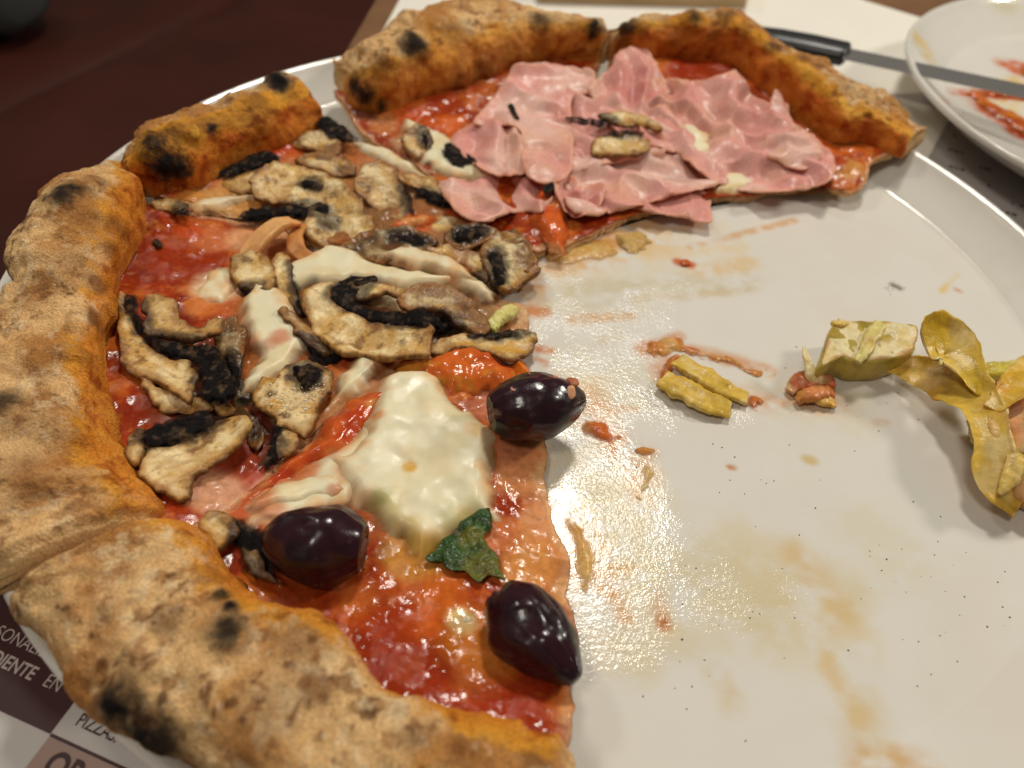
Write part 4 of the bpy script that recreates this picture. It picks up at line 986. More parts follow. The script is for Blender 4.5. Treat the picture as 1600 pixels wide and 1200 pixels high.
def sauce_col(seed, a=(206, 92, 40), b=(170, 46, 24), c_=(216, 150, 90)):
    def f(x, y, d):
        n1 = fbm(x, y, 6, seed, 4); n2 = fbm(x, y, 2.2, seed+1, 3)
        c = np.tile(lin(a), (len(x), 1))
        c = mixc(c, lin(b), sm(0.0, 0.7, n1)*0.8)
        c = mixc(c, lin(c_), sm(0.1, 0.8, fbm(x, y, 5, seed+2, 3)+0.2*n2)*0.8)
        return c
    return f
def sauce(parent, poly, th, seed, off=0.0, edge=3, name='tomato_sauce', amp=0.6, **kw):
    def disp(x, y, d): return amp*fbm(x, y, 6, seed+7, 3)+0.4*amp*fbm(x, y, 2, seed+8, 2)
    q = np.array(poly, float); poly = q.mean(0)+(q-q.mean(0))*1.06
    return patch(name, poly, over(off-0.6), M_SAUCE, parent, th+0.6, edge*1.2, 0.6, sauce_col(seed, **kw), disp, seed=seed, rag=1.2, rgh=0.14, prof=1.0, alpha=lambda x, y, d: np.clip(sm(-0.3, 2.2, d+1.0*fbm(x, y, 3, seed+5, 4)), 0, 1))
sauce(sA, [(366, 792), (430, 738), (486, 690), (520, 650), (560, 622), (610, 596), (662, 586), (676, 602), (640, 612), (604, 640), (580, 672), (556, 706), (520, 724), (476, 742), (420, 772)], 2.4, 61, 0.2, 4, 'tomato_sauce')
sauce(sA, [(628, 574), (676, 554), (738, 534), (762, 546), (796, 574), (803, 592), (792, 622), (742, 612), (706, 622), (690, 608), (654, 598)], 2.6, 62, 0.8, 4, 'tomato_sauce', a=(208, 100, 38), b=(186, 70, 30), c_=(206, 140, 50))
sauce(sA, [(800, 566), (822, 572), (832, 584), (818, 600), (800, 596)], 1.8, 63, 0.5, 3, 'tomato_sauce', a=(226, 116, 30), b=(210, 90, 26))
sauce(sD, [(828, 326), (848, 296), (872, 300), (888, 330), (884, 388), (866, 392), (846, 372), (830, 350)], 2.2, 64, 1.2, 3, 'tomato_sauce', a=(206, 96, 40), b=(186, 66, 30))
sauce(sC, [(606, 352), (640, 338), (676, 336), (684, 350), (652, 362), (618, 364)], 1.2, 65, 0.6, 3, 'tomato_sauce', a=(206, 92, 36))

# the cut edge of the left slice curls up in a fold of dough
def dough_fold(parent, pts, wid, thick, seed, a=(226, 172, 112), b=(206, 120, 60)):
    P = np.array([at([(p[0], p[1])], over(p[2]))[0] for p in pts])
    G = tube_sweep(P, wid, thick, 24, None, [-.2, -.4, -.3], 60, 0.3)
    x, y, z = G[..., 0], G[..., 1], G[..., 2]
    G = G+0.5*fbm(x, y, 6, seed, 3, z)[..., None]
    c = np.zeros(G.shape)+lin(a); c = mixc(c, lin(b), sm(0, .8, fbm(x, y, 6, seed+1, 3, z))*.7)
    return grid_obj('dough_fold', G, M_HAM, parent, c, 0.35)
dough_fold(sB, [(466, 350, 4.0), (440, 352, 5.5), (414, 372, 4.5), (392, 398, 2.5), (380, 420, 1.0)], [2.0, 4.0, 4.6, 4.0, 2.0], [1.0, 1.6, 1.6, 1.4, .8], 901)
dough_fold(sB, [(476, 352, 2.0), (462, 372, 3.0), (466, 394, 2.5), (486, 408, 1.2)], [1.4, 2.6, 2.6, 1.6], [.8, 1.4, 1.4, .8], 905, (206, 142, 80), (170, 90, 40))

# ham ------------------------------------------------------------
def ham(label, poly, off, seed, amp=2.2, dirn=0.6, wl=14, th=0.45, parent=None, dark=0.4, lift=(0, 0)):
    c0 = np.mean(np.array(poly, float), 0); poly = c0+(np.array(poly, float)-c0)*1.07
    cc = at([c0], over(off))[0]
    def b(x, y):
        q = x*math.cos(dirn)+y*math.sin(dirn)
        w = np.sin(q*2*math.pi/wl+2.2*fbm(x, y, 16, seed+4, 2))
        rg = 1-2.4*np.abs(fbm(x, y, 17, seed+6, 2))
        return surf(x, y)+off+1.35*amp*(0.5*w+0.35*fbm(x, y, 14, seed, 2)+0.6*rg)+lift[0]*(x-cc[0])+lift[1]*(y-cc[1])
    def col(x, y, d):
        n1 = fbm(x, y, 10, seed+1, 4); n2 = fbm(x, y, 3, seed+2, 4)
        c = np.tile(lin((224, 158, 146)), (len(x), 1))
        n1 = fbm(x, y, 20, seed+1, 2)
        c = mixc(c, lin((232, 188, 172)), sm(0.0, 0.7, n1)*0.7)
        c = mixc(c, lin((202, 120, 112)), sm(0.05, 0.8, -n1+0.12*n2)*dark)
        c = mixc(c, lin((226, 172, 140)), sm(0.2, 0.8, fbm(x, y, 18, seed+3, 2))*0.45)
        c = mixc(c, lin((206, 130, 110)), sm(0.55, 1.0, n2)*0.25)
        c = mixc(c, lin((238, 206, 184)), sm(0.55, 0.95, 1-2.2*np.abs(fbm(x, y, 16, seed+8, 3)))*0.15)
        c = mixc(c, lin((230, 168, 136)), sm(2.2, 0.2, d+0.5*n2)*0.6)
        return c
    o = patch('ham_slice', poly, b, M_HAM, parent, th, 0.5, th*0.7, col, lambda x, y, d: 0.10*fbm(x, y, 3, seed+9, 3), seed=seed, rag=0.6, rgh=0.34, res=0.5)
    return tag(o, label, 'ham', 'ham on the pizza')
ham('ruffled ham strip along the cut edge beneath the mushroom on ham', [(880, 246), (930, 236), (1000, 222), (1060, 238), (1104, 262), (1112, 286), (1060, 302), (1000, 318), (940, 332), (900, 326), (886, 290)], 3.0, 81, 1.8, 1.2, 15)
ham('thin ham flap hanging over the cut edge onto the plate', [(985, 322), (1060, 300), (1102, 304), (1106, 346), (1060, 338)], 0.8, 82, 0.8, 0.8, 12)
ham('wide ham sheet filling the slice with the speckled orange crust', [(1006, 140), (1050, 128), (1100, 130), (1150, 118), (1176, 150), (1204, 164), (1218, 150), (1236, 190), (1262, 210), (1294, 246), (1284, 280), (1200, 294), (1130, 284), (1076, 246), (1030, 204)], 3.2, 83, 2.4, 0.4, 17)
ham('ham fold standing up at the right end of the wide ham sheet', [(1196, 230), (1210, 152), (1222, 152), (1240, 196), (1268, 214), (1280, 244), (1250, 262), (1216, 250)], 5.8, 84, 1.2, 1.6, 12)
ham('ham fold over the cut between the two ham slices', [(922, 136), (952, 112), (968, 84), (1004, 78), (1026, 106), (1040, 150), (1024, 190), (984, 182), (944, 164)], 4.6, 85, 2.0, 0.2, 12, dark=0.7)
ham('folded ham corner beside the white cheese cubes', [(1014, 176), (1040, 170), (1064, 204), (1060, 236), (1020, 226), (1000, 210)], 4.4, 91, 1.6, 0.9, 10, dark=0.6)
ham('crumpled ham piece at the left beside the white cheese', [(708, 220), (744, 194), (784, 188), (816, 196), (830, 250), (820, 268), (784, 274), (754, 262), (722, 240)], 4.0, 86, 2.0, 0.3, 12)
ham('dark pink ham fold at the lower left of the ham slice', [(690, 288), (740, 280), (800, 278), (856, 290), (846, 328), (806, 330), (756, 344), (720, 332)], 2.8, 87, 2.0, 0.1, 14, dark=0.9)
ham('tall smooth ham sheet running from the pale crust to the tip', [(808, 106), (850, 104), (898, 110), (922, 116), (920, 148), (896, 150), (888, 186), (894, 238), (880, 274), (840, 280), (818, 254), (812, 200), (760, 196), (748, 186), (772, 158), (794, 126)], 5.2, 88, 1.6, 1.3, 22, dark=0.25)
ham('ham fold bridging the gap between the two ham slices under the mushrooms', [(880, 150), (920, 140), (952, 160), (1000, 190), (1040, 214), (1030, 240), (960, 250), (900, 262), (880, 220)], 3.6, 92, 1.6, 0.5, 13, dark=0.5)
ham('small curled ham ruffle at the tip of the ham slices', [(868, 282), (892, 276), (914, 290), (930, 282), (944, 296), (930, 326), (896, 336), (876, 314)], 4.6, 89, 1.8, 0.0, 7, dark=0.6)

# ================================================================== olives
def olive(label, a_px, b_px, zc, wid, seed, tear=None, spots=(), open_end=1, smear=()):
    A, B = at([a_px, b_px], zc)
    ax = B-A; Ln = np.linalg.norm(ax); ax /= Ln
    up = np.array([0, 0, 1.0]); sd = np.cross(up, ax); sd /= np.linalg.norm(sd); up = np.cross(ax, sd)
    ctr = (A+B)/2
    nu, nv = 90, 110
    t = np.linspace(0, 1, nu)
    r = wid*np.clip(np.sin(np.pi*(0.03+0.94*t)), 0, 1)**0.62*(1-0.08*np.cos(2*np.pi*t)*0.5)
    r = r*(1+0.05*(t-0.5))
    a = np.linspace(0, 2*np.pi, nv, endpoint=False)
    pos = (t-0.5)*Ln
    # the pitted end is pushed in and torn
    e = t if open_end > 0 else 1-t
    dent = sm(0.90, 1.0, e)*Ln*0.10
    pos = pos-(dent if open_end > 0 else -dent)
    G = ctr+pos[:, None, None]*ax+r[:, None, None]*(np.cos(a)[None, :, None]*sd+np.sin(a)[None, :, None]*up)
    Nn = G-(ctr+pos[:, None, None]*ax); Nn /= np.maximum(np.linalg.norm(Nn, axis=-1, keepdims=True), 1e-6)
    x, y, z = G[..., 0], G[..., 1], G[..., 2]
    tt_ = np.broadcast_to(t[:, None]*2.2, x.shape); aa_ = np.broadcast_to(np.abs(((a/np.pi) % 2)-1)[None]*9, x.shape)
    d = 1.0*fbm(x, y, 9, seed, 2, z)+0.10*fbm(x, y, 3.5, seed+1, 2, z)-0.20*sm(0.45, 0.98, 1-2*np.abs(fbm(tt_, aa_, 1.6, seed+3, 2)))
    # wrinkles along the fruit near the opening
    d = d+0.30*np.sin(a*9+4*fbm(x, y, 8, seed+2, 2, z))[...]*sm(0.72, 0.98, e)[:, None]
    d = d*np.sin(np.pi*np.clip(t, 0.02, 0.98))[:, None]**0.3
    if tear is not None:
        ta, tw, tl = tear                       # a notch torn open along the fruit
        da = np.abs((a-ta+np.pi) % (2*np.pi)-np.pi)
        k = sm(tw, tw*0.3, da[None, :])*sm(1-tl, 1-tl*0.4, e)[:, None]
        d = d-2.6*k
    else: k = np.zeros((nu, nv))
    G = G+Nn*d[..., None]
    n1 = fbm(x, y, 6, seed+5, 4, z); n2 = fbm(x, y, 2, seed+6, 3, z)
    c = np.zeros(G.shape)+lin((44, 17, 26))
    c = mixc(c, lin((26, 12, 17)), sm(-.2, .6, n1)*0.8); c = mixc(c, lin((78, 34, 46)), sm(0.3, .9, fbm(x, y, 8, seed+8, 3, z))*0.6)
    c = mixc(c, lin((120, 86, 80)), sm(0.75, 1.1, n2+0.2*n1)*0.25)
    c = mixc(c, lin((134, 70, 60)), np.clip(k*0.9, 0, 1))
    rg = 0.24+0.14*sm(0, .8, n1)
    t_ = thing('olive', (ctr[0], ctr[1], G[..., 2].min()), label, 'olive', 'black olives on the pizza')
    sk = grid_obj('skin', G, M_OLIVE, t_, c, rg)
    for (u_, a_, rr, col) in spots:             # grains of cheese and sauce stuck to the skin
        i = int(u_*(nu-1)); j = int((a_/(2*np.pi)) % 1*nv)
        P = G[i, j]; nn = Nn[i, j]
        th_ = np.linspace(0.05, np.pi-0.05, 10); ps = np.linspace(0, 2*np.pi, 14, endpoint=False)
        s_ = np.cross(nn, ax); s_ /= np.linalg.norm(s_)
        w_ = np.cross(s_, nn)
        Q = P+rr*(np.sin(th_)[:, None, None]*(np.cos(ps)[None, :, None]*s_*1.3+np.sin(ps)[None, :, None]*w_)+0.45*np.cos(th_)[:, None, None]*nn)
        Q = Q+0.25*rr*fbm(Q[..., 0], Q[..., 1], rr*1.5, seed+9, 2, Q[..., 2])[..., None]
        grid_obj('crumb', Q, M_CHEESE, sk, lin(col), 0.4)
    # ragged pale flesh inside the opening
    ec = G[-1 if open_end > 0 else 0].mean(0)
    sgn = ax*open_end
    th_ = np.linspace(0.05, np.pi-0.05, 16); ps = np.linspace(0, 2*np.pi, 24, endpoint=False)
    Q = ec-sgn*1.4+(np.sin(th_)[:, None, None]*(np.cos(ps)[None, :, None]*sd+np.sin(ps)[None, :, None]*up)*wid*0.34+np.cos(th_)[:, None, None]*sgn*2.0)
    Q = Q+0.5*fbm(Q[..., 0], Q[..., 1], 1.6, seed+10, 3, Q[..., 2])[..., None]
    grid_obj('flesh', Q, M_OLIVE, t_, lin((110, 62, 52)), 0.45)
    return t_
olive('glossy black olive resting on the cut edge above the bare plate', (912, 622), (752, 650), 12.5, 8.2, 401, tear=(0.9, 0.35, 0.16), open_end=1,
      spots=[(0.20, 1.2, 1.3, (206, 150, 110)), (0.30, 1.9, 0.7, (190, 120, 90)), (0.12, 2.0, 1.8, (176, 104, 66)), (0.72, 1.6, 0.6, (180, 110, 90)), (0.5, 2.3, 0.5, (190, 130, 110))])
olive('matt black olive lying at the red sauce next to the crust', (412, 838), (584, 860), 12.5, 8.4, 421, tear=None, open_end=1,
      spots=[(0.5, 5.0, 0.45, (226, 214, 190)), (0.36, 5.0, 0.4, (222, 210, 186)), (0.9, 4.9, 0.4, (222, 200, 180)), (0.42, 5.4, .35, (220, 200, 180))])
olive('wrinkled black olive with a torn top standing near the lower cut edge', (900, 1064), (768, 916), 11.5, 7.6, 441, tear=(1.6, 0.5, 0.16), open_end=1,
      spots=[(0.22, 4.3, 1.1, (224, 200, 176)), (0.4, 4.4, 0.4, (220, 196, 176))])

# ================================================================== basil
def basil_disp(x, y, d): return 1.3*fbm(x, y, 5, 511, 3)+0.4*fbm(x, y, 1.8, 512, 3)
def basil_col(x, y, d):
    n1 = fbm(x, y, 5, 513, 3); n2 = fbm(x, y, 1.5, 514, 3)
    c = np.tile(lin((46, 74, 28)), (len(x), 1))
    c = mixc(c, lin((22, 34, 16)), sm(-.1, .6, n1)*0.85); c = mixc(c, lin((150, 130, 40)), sm(0.35, 0.9, fbm(x, y, 7, 516, 3))*0.35); c = mixc(c, lin((70, 96, 40)), sm(0.3, .9, n2+.3*n1)*0.6)
    return c
bas = patch('basil_leaf', [(664, 872), (684, 850), (706, 832), (724, 812), (750, 798), (767, 796), (772, 822), (760, 836), (772, 856), (776, 880), (790, 912), (764, 902), (744, 912), (728, 892), (706, 894), (690, 878)], over(1.6), M_LEAF, None, 0.5, 1.0, 0.5, basil_col, basil_disp, seed=515, rag=0.8, rgh=0.25)
tag(bas, 'dark green wilted basil leaf poking from under the white cheese', 'basil leaf')

# ================================================================== artichoke
ACOL = lin((216, 178, 72)); APALE = lin((232, 210, 150)); AGRN = lin((176, 142, 44)); AORA = lin((196, 112, 32))
def on_plate(x, y): return 0.0*x
def arti_strap(name, pts, wid, thick, parent, seed, col=ACOL, twist=None, rough=0.3, tips=0.5, orange=0.4, n=20, m=70, up=None, groove=0.0, cup=0.0):
    P = np.array([at([(p[0], p[1])], p[2])[0] for p in pts])
    G = tube_sweep(P, wid, thick, n, up, twist, m, cup)
    q0 = np.arange(n)/n*2*np.pi; sidek = np.broadcast_to(np.cos(q0)[None]*1.5, G.shape[:2]); uk = np.broadcast_to(np.linspace(0, 7, len(G))[:, None], G.shape[:2])
    mid = G.mean(1, keepdims=True); G = mid+(G-mid)*(1+0.22*np.abs(np.cos(q0))[None, :, None]*fbm(uk, sidek, 1.0, seed+12, 3)[..., None])
    x, y, z = G[..., 0], G[..., 1], G[..., 2]
    Nn = normals(np.concatenate([G, G[:, :1]], 1))[:, :-1]
    if ((G-G.mean(1, keepdims=True))*Nn).sum() < 0: Nn = -Nn
    q = np.arange(n)/n*2*np.pi
    G = G+Nn*((0.35*fbm(x, y, 5, seed, 3, z)+0.12*fbm(x, y, 1.5, seed+1, 2, z))[..., None]-groove*np.exp(-((np.abs((q-np.pi/2+np.pi) % (2*np.pi)-np.pi))/0.35)**2)[None, :, None])
    n1 = fbm(x, y, 7, seed+2, 3, z); n2 = fbm(x, y, 2, seed+3, 3, z)
    c = np.zeros(G.shape)+col
    c = mixc(c, APALE, sm(-.1, .8, n1)*0.6); c = mixc(c, AGRN, sm(0.2, .9, -n1+.3*n2)*0.5); c = mixc(c, AORA, sm(0.1, .9, fbm(x, y, 6, seed+4, 3, z))*orange)
    fb = fbm(np.broadcast_to(q[None]*6.0, x.shape), np.broadcast_to(np.linspace(0, 3, len(G))[:, None], x.shape), 1.0, seed+8, 3)
    c = mixc(c, lin((150, 118, 46)), sm(0.0, 0.9, fb)*0.5); c = mixc(c, lin((110, 70, 30)), sm(0.75, 1.2, n2)*0.5)
    return grid_obj(name, G, M_ARTI, parent, c, rough)
def ploc(px, py): p = at([(px, py)], 0.3)[0]; return (p[0], p[1], 0.3)

# loose leaf in the middle of the plate
t = thing('artichoke_leaf', ploc(1110, 610), 'flat pale green artichoke leaf lying in a ring of orange sauce on the plate', 'artichoke')
arti_strap('leaf_half', [(1034, 592, 2.2), (1062, 606, 2.6), (1100, 626, 2.4), (1142, 640, 1.6)], [3.4, 3.9, 3.7, 3.0], [1.0, 1.3, 1.2, 0.7], t, 601, orange=0.2, groove=0.5)
arti_strap('leaf_half', [(1058, 562, 2.2), (1090, 582, 2.8), (1130, 606, 2.4), (1168, 622, 1.4)], [2.9, 3.3, 3.1, 2.4], [1.0, 1.3, 1.2, 0.7], t, 602, orange=0.2, groove=0.5)
# thick chunk
t = thing('artichoke_chunk', ploc(1350, 565), 'thick pale artichoke chunk with a cut face and olive green underside', 'artichoke')
def chunk_col(x, y, d):
    n1 = fbm(x, y, 6, 611, 3); n2 = fbm(x, y, 1.8, 612, 3)
    c = np.tile(lin((224, 208, 160)), (len(x), 1))
    c = mixc(c, lin((212, 186, 110)), sm(0, .8, n1)*.7); c = mixc(c, lin((206, 130, 70)), sm(1.6, .2, d+.6*n2)*.6)
    return mixc(c, lin((160, 140, 56)), sm(.4, 1, n2)*.35)
G0 = [(1280, 575), (1292, 532), (1306, 506), (1345, 504), (1400, 506), (1432, 514), (1428, 540), (1424, 552), (1380, 566), (1336, 566), (1312, 560)]
def ctop(x, y): return 8.5+0*x
patch('cut_face', G0, ctop, M_ARTI, t, 0.9, 1.6, 1.0, chunk_col, lambda x, y, d: 0.7*fbm(x, y, 5, 613, 3), seed=613, rag=0.5, rgh=.35)
Wt = at(spline(G0, 90, True), 8.6)
lev = np.linspace(0, 1, 12)
cen = Wt.mean(0)
Gs = []
for l in lev:
    k = 1.0-0.10*l+0.05*math.sin(math.pi*l)
    q = cen+(Wt-cen)*k; q[:, 2] = 8.8*(1-l)+0.3
    Gs.append(q)
Gs = np.array(Gs); Gs += (0.5*fbm(Gs[..., 0], Gs[..., 1], 4, 615, 3, Gs[..., 2]))[..., None]*np.array([1, 1, 0])
cx = np.zeros(Gs.shape)+lin((186, 160, 70)); cx = mixc(cx, lin((140, 120, 40)), sm(0, .7, fbm(Gs[..., 0], Gs[..., 1], 7, 616, 3, Gs[..., 2]))*.8); cx = mixc(cx, lin((206, 160, 90)), sm(.2, .9, fbm(Gs[..., 0], Gs[..., 1], 5, 617, 3, Gs[..., 2]))*.5)
grid_obj('flesh', Gs, M_ARTI, t, cx, 0.35)
arti_strap('fibre', [(1338, 566, 9.8), (1350, 548, 10.2), (1364, 524, 10.2), (1376, 506, 9.8)], [1.0, 1.8, 2.0, 1.6], [0.6, .8, .8, .5], t, 618, orange=0.15, col=lin((220, 206, 130)))
arti_strap('fibre', [(1300, 505, 8.5), (1312, 506, 9.4), (1330, 505, 8.8)], [0.8, 1.6, 0.6], [.6, .9, .5], t, 619, orange=0.9)
# tiny scrap with tomato
t = thing('artichoke_scrap', ploc(1268, 615), 'tiny scrap of tomato with an upright pale artichoke splinter on the plate', 'artichoke')
arti_strap('splinter', [(1255, 542, 9), (1262, 562, 8), (1268, 585, 5.5), (1272, 602, 3)], [0.5, 1.3, 1.6, 1.4], [.4, .6, .7, .6], t, 621, col=lin((232, 214, 160)), orange=.2)
arti_strap('tomato_shred', [(1232, 612, 1.2), (1250, 596, 2.6), (1275, 592, 3.0), (1302, 600, 2.0)], [1.5, 3.2, 3.2, 2.0], [1, 1.9, 1.9, 1], t, 622, col=lin((200, 90, 60)), orange=.6)
arti_strap('tomato_shred', [(1244, 626, 1.2), (1262, 618, 2.6), (1284, 612, 2.6), (1300, 616, 1.4)], [1.5, 2.4, 2.2, 1.4], [1, 1.5, 1.5, 1], t, 623, col=lin((214, 130, 80)), orange=.6)
arti_strap('shred', [(1274, 624, 1.2), (1290, 626, 1.8), (1306, 632, 1.2)], [1.4, 1.8, 1.4], [.8, 1, .7], t, 624, col=lin((216, 160, 50)), orange=.6)
# the big curled leaf cluster at the right
t = thing('artichoke_cluster', ploc(1530, 640), 'curled yellow artichoke leaves piled in a twisted cluster', 'artichoke')
arti_strap('leaf', [(1385, 572, 3.5), (1440, 584, 5.0), (1490, 604, 9), (1530, 634, 12), (1548, 690, 12), (1558, 750, 8), (1592, 790, 4)], [2.6, 5.0, 6.6, 5.4, 4.4, 5.6, 4.5], [.4, .6, .7, .8, .8, .8, .6], t, 631, cup=0.35, twist=[-0.2, -.5, -.7, -.5, -.4, -.5, -.5], orange=.35, m=110, n=26)
arti_strap('leaf', [(1440, 530, 17), (1462, 528, 16.5), (1492, 545, 15), (1520, 590, 14), (1546, 622, 12)], [4.5, 8.0, 7.0, 3.6, 2.4], [.3, .5, .6, .7, .7], t, 632, cup=0.3, twist=[-0.6, -.5, -.4, -.3, -.2], orange=.6, col=lin((214, 176, 50)), m=90, n=24)
arti_strap('leaf', [(1490, 560, 13), (1502, 545, 14), (1518, 532, 12)], [1.5, 3.0, 1.8], [.5, .7, .5], t, 633, orange=.9, col=lin((206, 150, 50)))
arti_strap('stalk', [(1524, 584, 3.5), (1560, 580, 4.2), (1600, 572, 4.2), (1660, 560, 4)], [2.2, 2.8, 3.2, 3.4], [1.6, 2.0, 2.0, 2.0], t, 634, orange=.1, col=lin((206, 190, 70)), groove=.6)
arti_strap('stub', [(1526, 648, 6), (1530, 668, 5), (1536, 690, 3.2), (1548, 704, 2)], [2.0, 2.8, 2.4, 1.2], [1.8, 2.2, 1.8, 1.0], t, 635, orange=.1, col=lin((222, 200, 110)))
arti_strap('charred_edge', [(1520, 668, 3.6), (1522, 684, 2.6), (1524, 698, 1.6)], [.8, 1.2, .6], [.6, .9, .5], t, 636, col=lin((60, 34, 22)), orange=0)
arti_strap('leaf', [(1552, 642, 14), (1576, 620, 16), (1604, 590, 17), (1640, 560, 16)], [2.0, 4.2, 5, 4], [.4, .6, .7, .6], t, 637, cup=0.35, orange=.5, col=lin((216, 170, 50)), twist=[.4, .6, .5, .3])
arti_strap('leaf', [(1560, 640, 12), (1562, 668, 13), (1576, 705, 12), (1590, 730, 9)], [2.2, 2.6, 2.2, 1.5], [1.0, 1.2, 1.0, .8], t, 638, orange=.4, col=lin((222, 180, 110)))
arti_strap('leaf', [(1562, 772, 9), (1576, 752, 11), (1588, 720, 13), (1600, 700, 13)], [.5, 1.8, 2.2, 1.8], [.4, .8, .9, .8], t, 639, orange=.3, col=lin((224, 190, 100)))
# ham-pink heart behind the leaves
arti_strap('heart', [(1600, 640, 9), (1612, 690, 10), (1622, 740, 8), (1612, 790, 5)], [5, 9, 9.5, 6], [5, 8, 8, 4], t, 640, orange=.7, col=lin((224, 160, 110)), n=30)
# small green stalk by the mushrooms' tip
o = arti_strap('artichoke_stalk', [(764, 516, 5.5), (780, 498, 6.0), (802, 482, 5.0)], [2.0, 2.5, 2.2], [1.6, 1.9, 1.6], None, 645, orange=.05, col=lin((206, 200, 110)), groove=.5)
tag(o, 'short pale green artichoke stalk poking out between the mushrooms', 'artichoke')

# ================================================================== puddles and drips of sauce on the plate
def puddle(label, poly, th, seed, a, b, c_, edge=3.0, rag=1.6):
    a, b, c_ = [(k[0], k[1]+6, k[2]-14) for k in (a, b, c_)]
    o = patch('sauce_puddle', poly, on_plate, M_FILM, None, th*0.6, edge, 0.0, sauce_col(seed, a, b, c_), lambda x, y, d: 0.12*fbm(x, y, 3, seed+4, 3), seed=seed, rag=rag, rgh=.2, prof=1.0, alpha=lambda x, y, d: np.clip(sm(-0.2, edge*0.8, d+1.2*fbm(x, y, 2.5, seed+6, 4))*0.85, 0, 1))
    o.location.z += 0.0002
    return tag(o, label, 'sauce')
puddle('orange tomato blot on the plate right of the glossy olive', [(908, 660), (930, 654), (952, 664), (972, 688), (960, 698), (936, 690), (916, 678)], 1.6, 701, (206, 96, 40), (190, 70, 30), (214, 140, 80))
puddle('small drop of sauce at the end of the orange blot', [(990, 704), (1006, 698), (1024, 704), (1016, 712), (1000, 712)], 1.0, 702, (206, 130, 76), (196, 110, 60), (214, 150, 96), 1.6, .5)
puddle('drip of creamy orange sauce running off the lower cut edge', [(880, 812), (912, 832), (934, 862), (936, 900), (930, 926), (912, 930), (900, 912), (904, 880), (890, 850)], 1.3, 703, (216, 160, 100), (206, 140, 80), (224, 180, 130))
puddle('browned sauce blot in the greasy smear below the ham', [(968, 372), (984, 360), (1006, 362), (1016, 378), (1006, 394), (984, 396), (970, 386)], 0.9, 704, (196, 150, 100), (140, 96, 60), (214, 170, 120), 2)
puddle('orange sauce streak above the flat artichoke leaf', [(1006, 540), (1034, 530), (1060, 526), (1086, 544), (1120, 552), (1160, 570), (1196, 582), (1180, 588), (1140, 576), (1100, 562), (1060, 548), (1032, 556), (1018, 560)], 1.0, 705, (206, 128, 72), (196, 104, 56), (220, 170, 120), 2)
puddle('orange sauce smear at the far end of the flat artichoke leaf', [(1146, 630), (1170, 620), (1196, 630), (1186, 638), (1160, 640)], 1.4, 706, (206, 120, 60), (196, 100, 50), (216, 150, 90), 2)
puddle('orange sauce fold at the left end of the flat artichoke leaf', [(1030, 590), (1036, 572), (1056, 552), (1062, 560), (1048, 584), (1040, 598)], 1.8, 707, (200, 110, 66), (190, 90, 50), (214, 140, 96), 1.6, .5)
puddle('glossy beige smear of sauce between the olive and the cut edge', [(1004, 728), (1020, 730), (1018, 756), (1002, 776), (992, 766), (1002, 748)], 0.6, 708, (214, 170, 120), (206, 150, 100), (220, 190, 150), 2)
puddle('red orange crumb of sauce on the greasy plate below the ham', [(1060, 410), (1072, 405), (1084, 414), (1074, 420), (1062, 417)], 1.4, 709, (200, 84, 40), (186, 66, 30), (206, 110, 60), 1.2, .3)
puddle('pool of thin orange juice around the tip of the ham slices', [(846, 400), (880, 384), (940, 376), (968, 388), (950, 404), (900, 410), (866, 416)], 0.5, 710, (214, 160, 104), (206, 140, 80), (222, 186, 140), 3)

puddle('thick orange sauce smear on the side plate beneath the knife', [(1508, 142), (1530, 144), (1560, 166), (1600, 184), (1630, 200), (1630, 222), (1596, 208), (1556, 186), (1526, 164)], 2.2, 711, (206, 92, 30), (190, 70, 24), (220, 140, 50), 3, 1.5)
puddle('orange sauce patch on the side plate behind the knife', [(1590, 112), (1602, 98), (1640, 96), (1650, 116), (1620, 128), (1598, 122)], 2.0, 712, (212, 104, 30), (200, 84, 24), (220, 130, 50), 3, 1.5)
puddle('thin red sauce edge along the knife blade on the side plate', [(1528, 146), (1545, 138), (1580, 146), (1620, 152), (1620, 160), (1580, 154), (1550, 152)], 1.4, 713, (196, 80, 30), (184, 66, 22), (206, 110, 50), 2, 1)
# tiny dark crumbs strewn over the plate: nobody could count them
rs = np.random.RandomState(5)
Vs, Fs = [], []
cl = [(1180, 760, 260, 160, 30), (1450, 950, 120, 120, 36), (1100, 1000, 160, 120, 20), (1595, 470, 10, 20, 30), (1400, 450, 16, 8, 16), (1300, 620, 200, 80, 25)]
for (px, py, sx_, sy_, n) in cl:
    pts = at(np.stack([rs.normal(px, sx_*.6, n), rs.normal(py, sy_*.6, n)], 1), 0.0)
    for p in pts:
        rr_ = np.hypot(p[0], p[1])
        if rr_ > 141 or p[0] < 4: continue
        s_ = rs.uniform(.08, .24); k = len(Vs)
        for q in ((1, 0, 0), (-1, 0, 0), (0, 1, 0), (0, -1, 0), (0, 0, .7), (0, 0, -.2)):
            Vs.append((p[0]+q[0]*s_*rs.uniform(.6, 1.4), p[1]+q[1]*s_*rs.uniform(.6, 1.4), 0.08+q[2]*s_))
        Fs += [[k, k+2, k+4], [k+2, k+1, k+4], [k+1, k+3, k+4], [k+3, k, k+4], [k+2, k, k+5], [k+1, k+2, k+5], [k+3, k+1, k+5], [k, k+3, k+5]]
o = mesh_obj('crumbs', Vs, Fs, plain('burnt_crumb', lin((52, 44, 36)), .8), None, smooth=False)
tag(o, 'tiny dark burnt crumbs scattered over the bare plate', 'crumbs', kind='stuff')
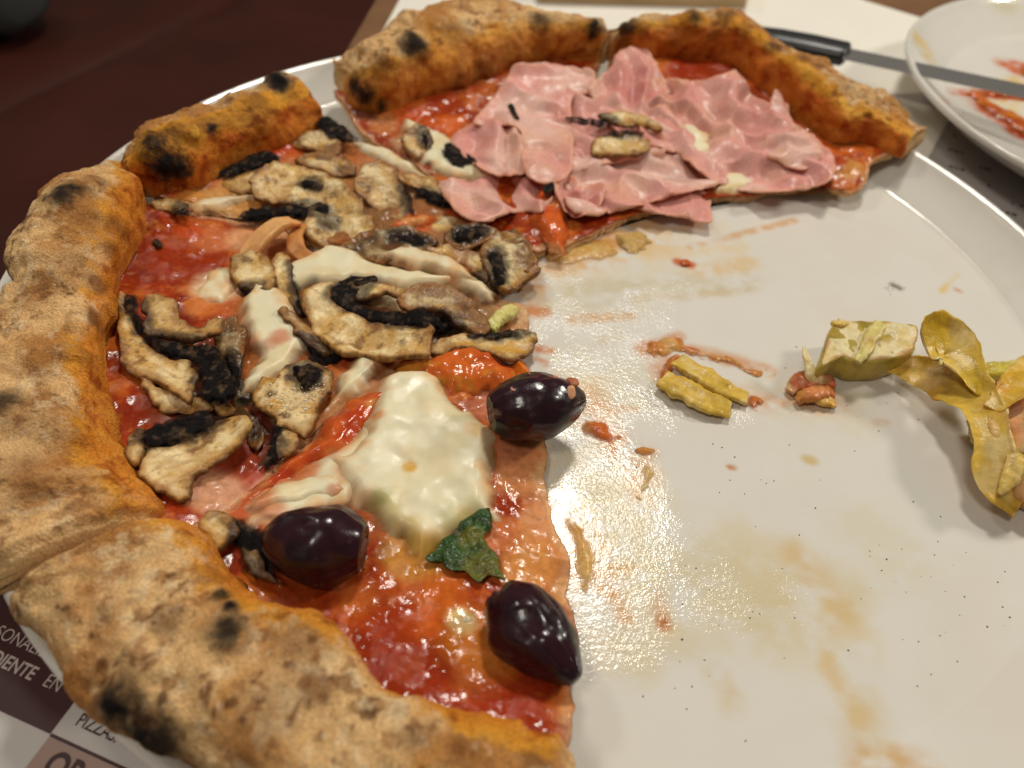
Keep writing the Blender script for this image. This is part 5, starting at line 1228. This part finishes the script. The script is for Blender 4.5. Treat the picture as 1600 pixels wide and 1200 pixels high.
# white grated grains on the crumbly mushroom cluster
Vs, Fs = [], []
poly = np.array([(404, 610), (420, 596), (450, 600), (470, 606), (500, 580), (512, 596), (492, 632), (470, 650), (440, 650), (412, 632)], float)
pp = rs.uniform(poly.min(0), poly.max(0), (130, 2)); _, _, ins = seg_dist(pp, poly)
pts = at(pp[ins], over(5.2))
for p in pts:
    s_ = rs.uniform(.15, .5)*rs.uniform(.5, 1.2); k = len(Vs); an = rs.uniform(0, 3.14); zz = p[2]+rs.uniform(-.8, .5)
    for q in ((1.5, 0, 0), (-1.5, 0, 0), (0, .8, 0), (0, -.8, 0), (0, 0, .8), (0, 0, -.8)):
        Vs.append((p[0]+(q[0]*math.cos(an)-q[1]*math.sin(an))*s_, p[1]+(q[0]*math.sin(an)+q[1]*math.cos(an))*s_, zz+q[2]*s_))
    Fs += [[k, k+2, k+4], [k+2, k+1, k+4], [k+1, k+3, k+4], [k+3, k, k+4], [k+2, k, k+5], [k+1, k+2, k+5], [k+3, k+1, k+5], [k, k+3, k+5]]
o = mesh_obj('cheese_grains', Vs, Fs, plain('grated_cheese', lin((232, 222, 200)), .6), None)
tag(o, 'white grated cheese grains sprinkled on the crumbly mushroom cluster', 'cheese grains', kind='stuff')

# ================================================================== knife
kt = thing('table_knife', tuple(at([(1320, 88)], 4.0)[0]), 'steel table knife with a black handle laid across the side plate rim', 'knife')
H0, H1 = at([(1216, 64)], 4.0)[0], at([(1318, 84)], 6.5)[0]
B1 = at([(1640, 152)], 17.0)[0]
G = tube_sweep(np.array([H0+(H0-H1)*0.6, H0, (H0+H1)/2, H1]), [7, 8.5, 8.8, 8.4], [3.6, 4.6, 4.8, 4.4], 24, None, None, 40)
k = np.linspace(0, 1, 8)[1:]
G = np.concatenate([G, np.array([G[-1].mean(0)+(G[-1]-G[-1].mean(0))*math.cos(q*1.5)+(H1-H0)/np.linalg.norm(H1-H0)*2.5*math.sin(q*1.5) for q in k])])
grid_obj('handle', G, plain('black_plastic', lin((32, 32, 34)), 0.35, bump=(900, .03)), kt, lin((32, 32, 34)), .35)
dv = B1-H1; L_ = np.linalg.norm(dv); dv /= L_
sv = np.cross(dv, [0, 0, 1.0]); sv /= np.linalg.norm(sv); uvv = np.cross(sv, dv)
n = 130; tt = np.linspace(0, 1.25, n); saw = 0.45*((np.arange(n) % 2)-.5)
Vb, Fb = [], []
for i in range(n):
    w0 = 7.0; p = H1+dv*tt[i]*L_
    for (q, h) in ((-w0*0.95, 0.6), (w0+(saw[i] if tt[i] > .1 else 0), 0.05), (w0+(saw[i] if tt[i] > .1 else 0), -0.05), (-w0*0.95, -0.6)):
        Vb.append(p+sv*q+uvv*h)
for i in range(n-1):
    for j in range(4): Fb.append([i*4+j, i*4+(j+1) % 4, i*4+4+(j+1) % 4, i*4+4+j])
Fb += [[0, 3, 2, 1], [(n-1)*4+j for j in range(4)]]
mesh_obj('blade', Vb, Fb, plain('steel', (0.55, 0.53, 0.50), 0.32, 1.0, bump=(400, .02)), kt, smooth=False)
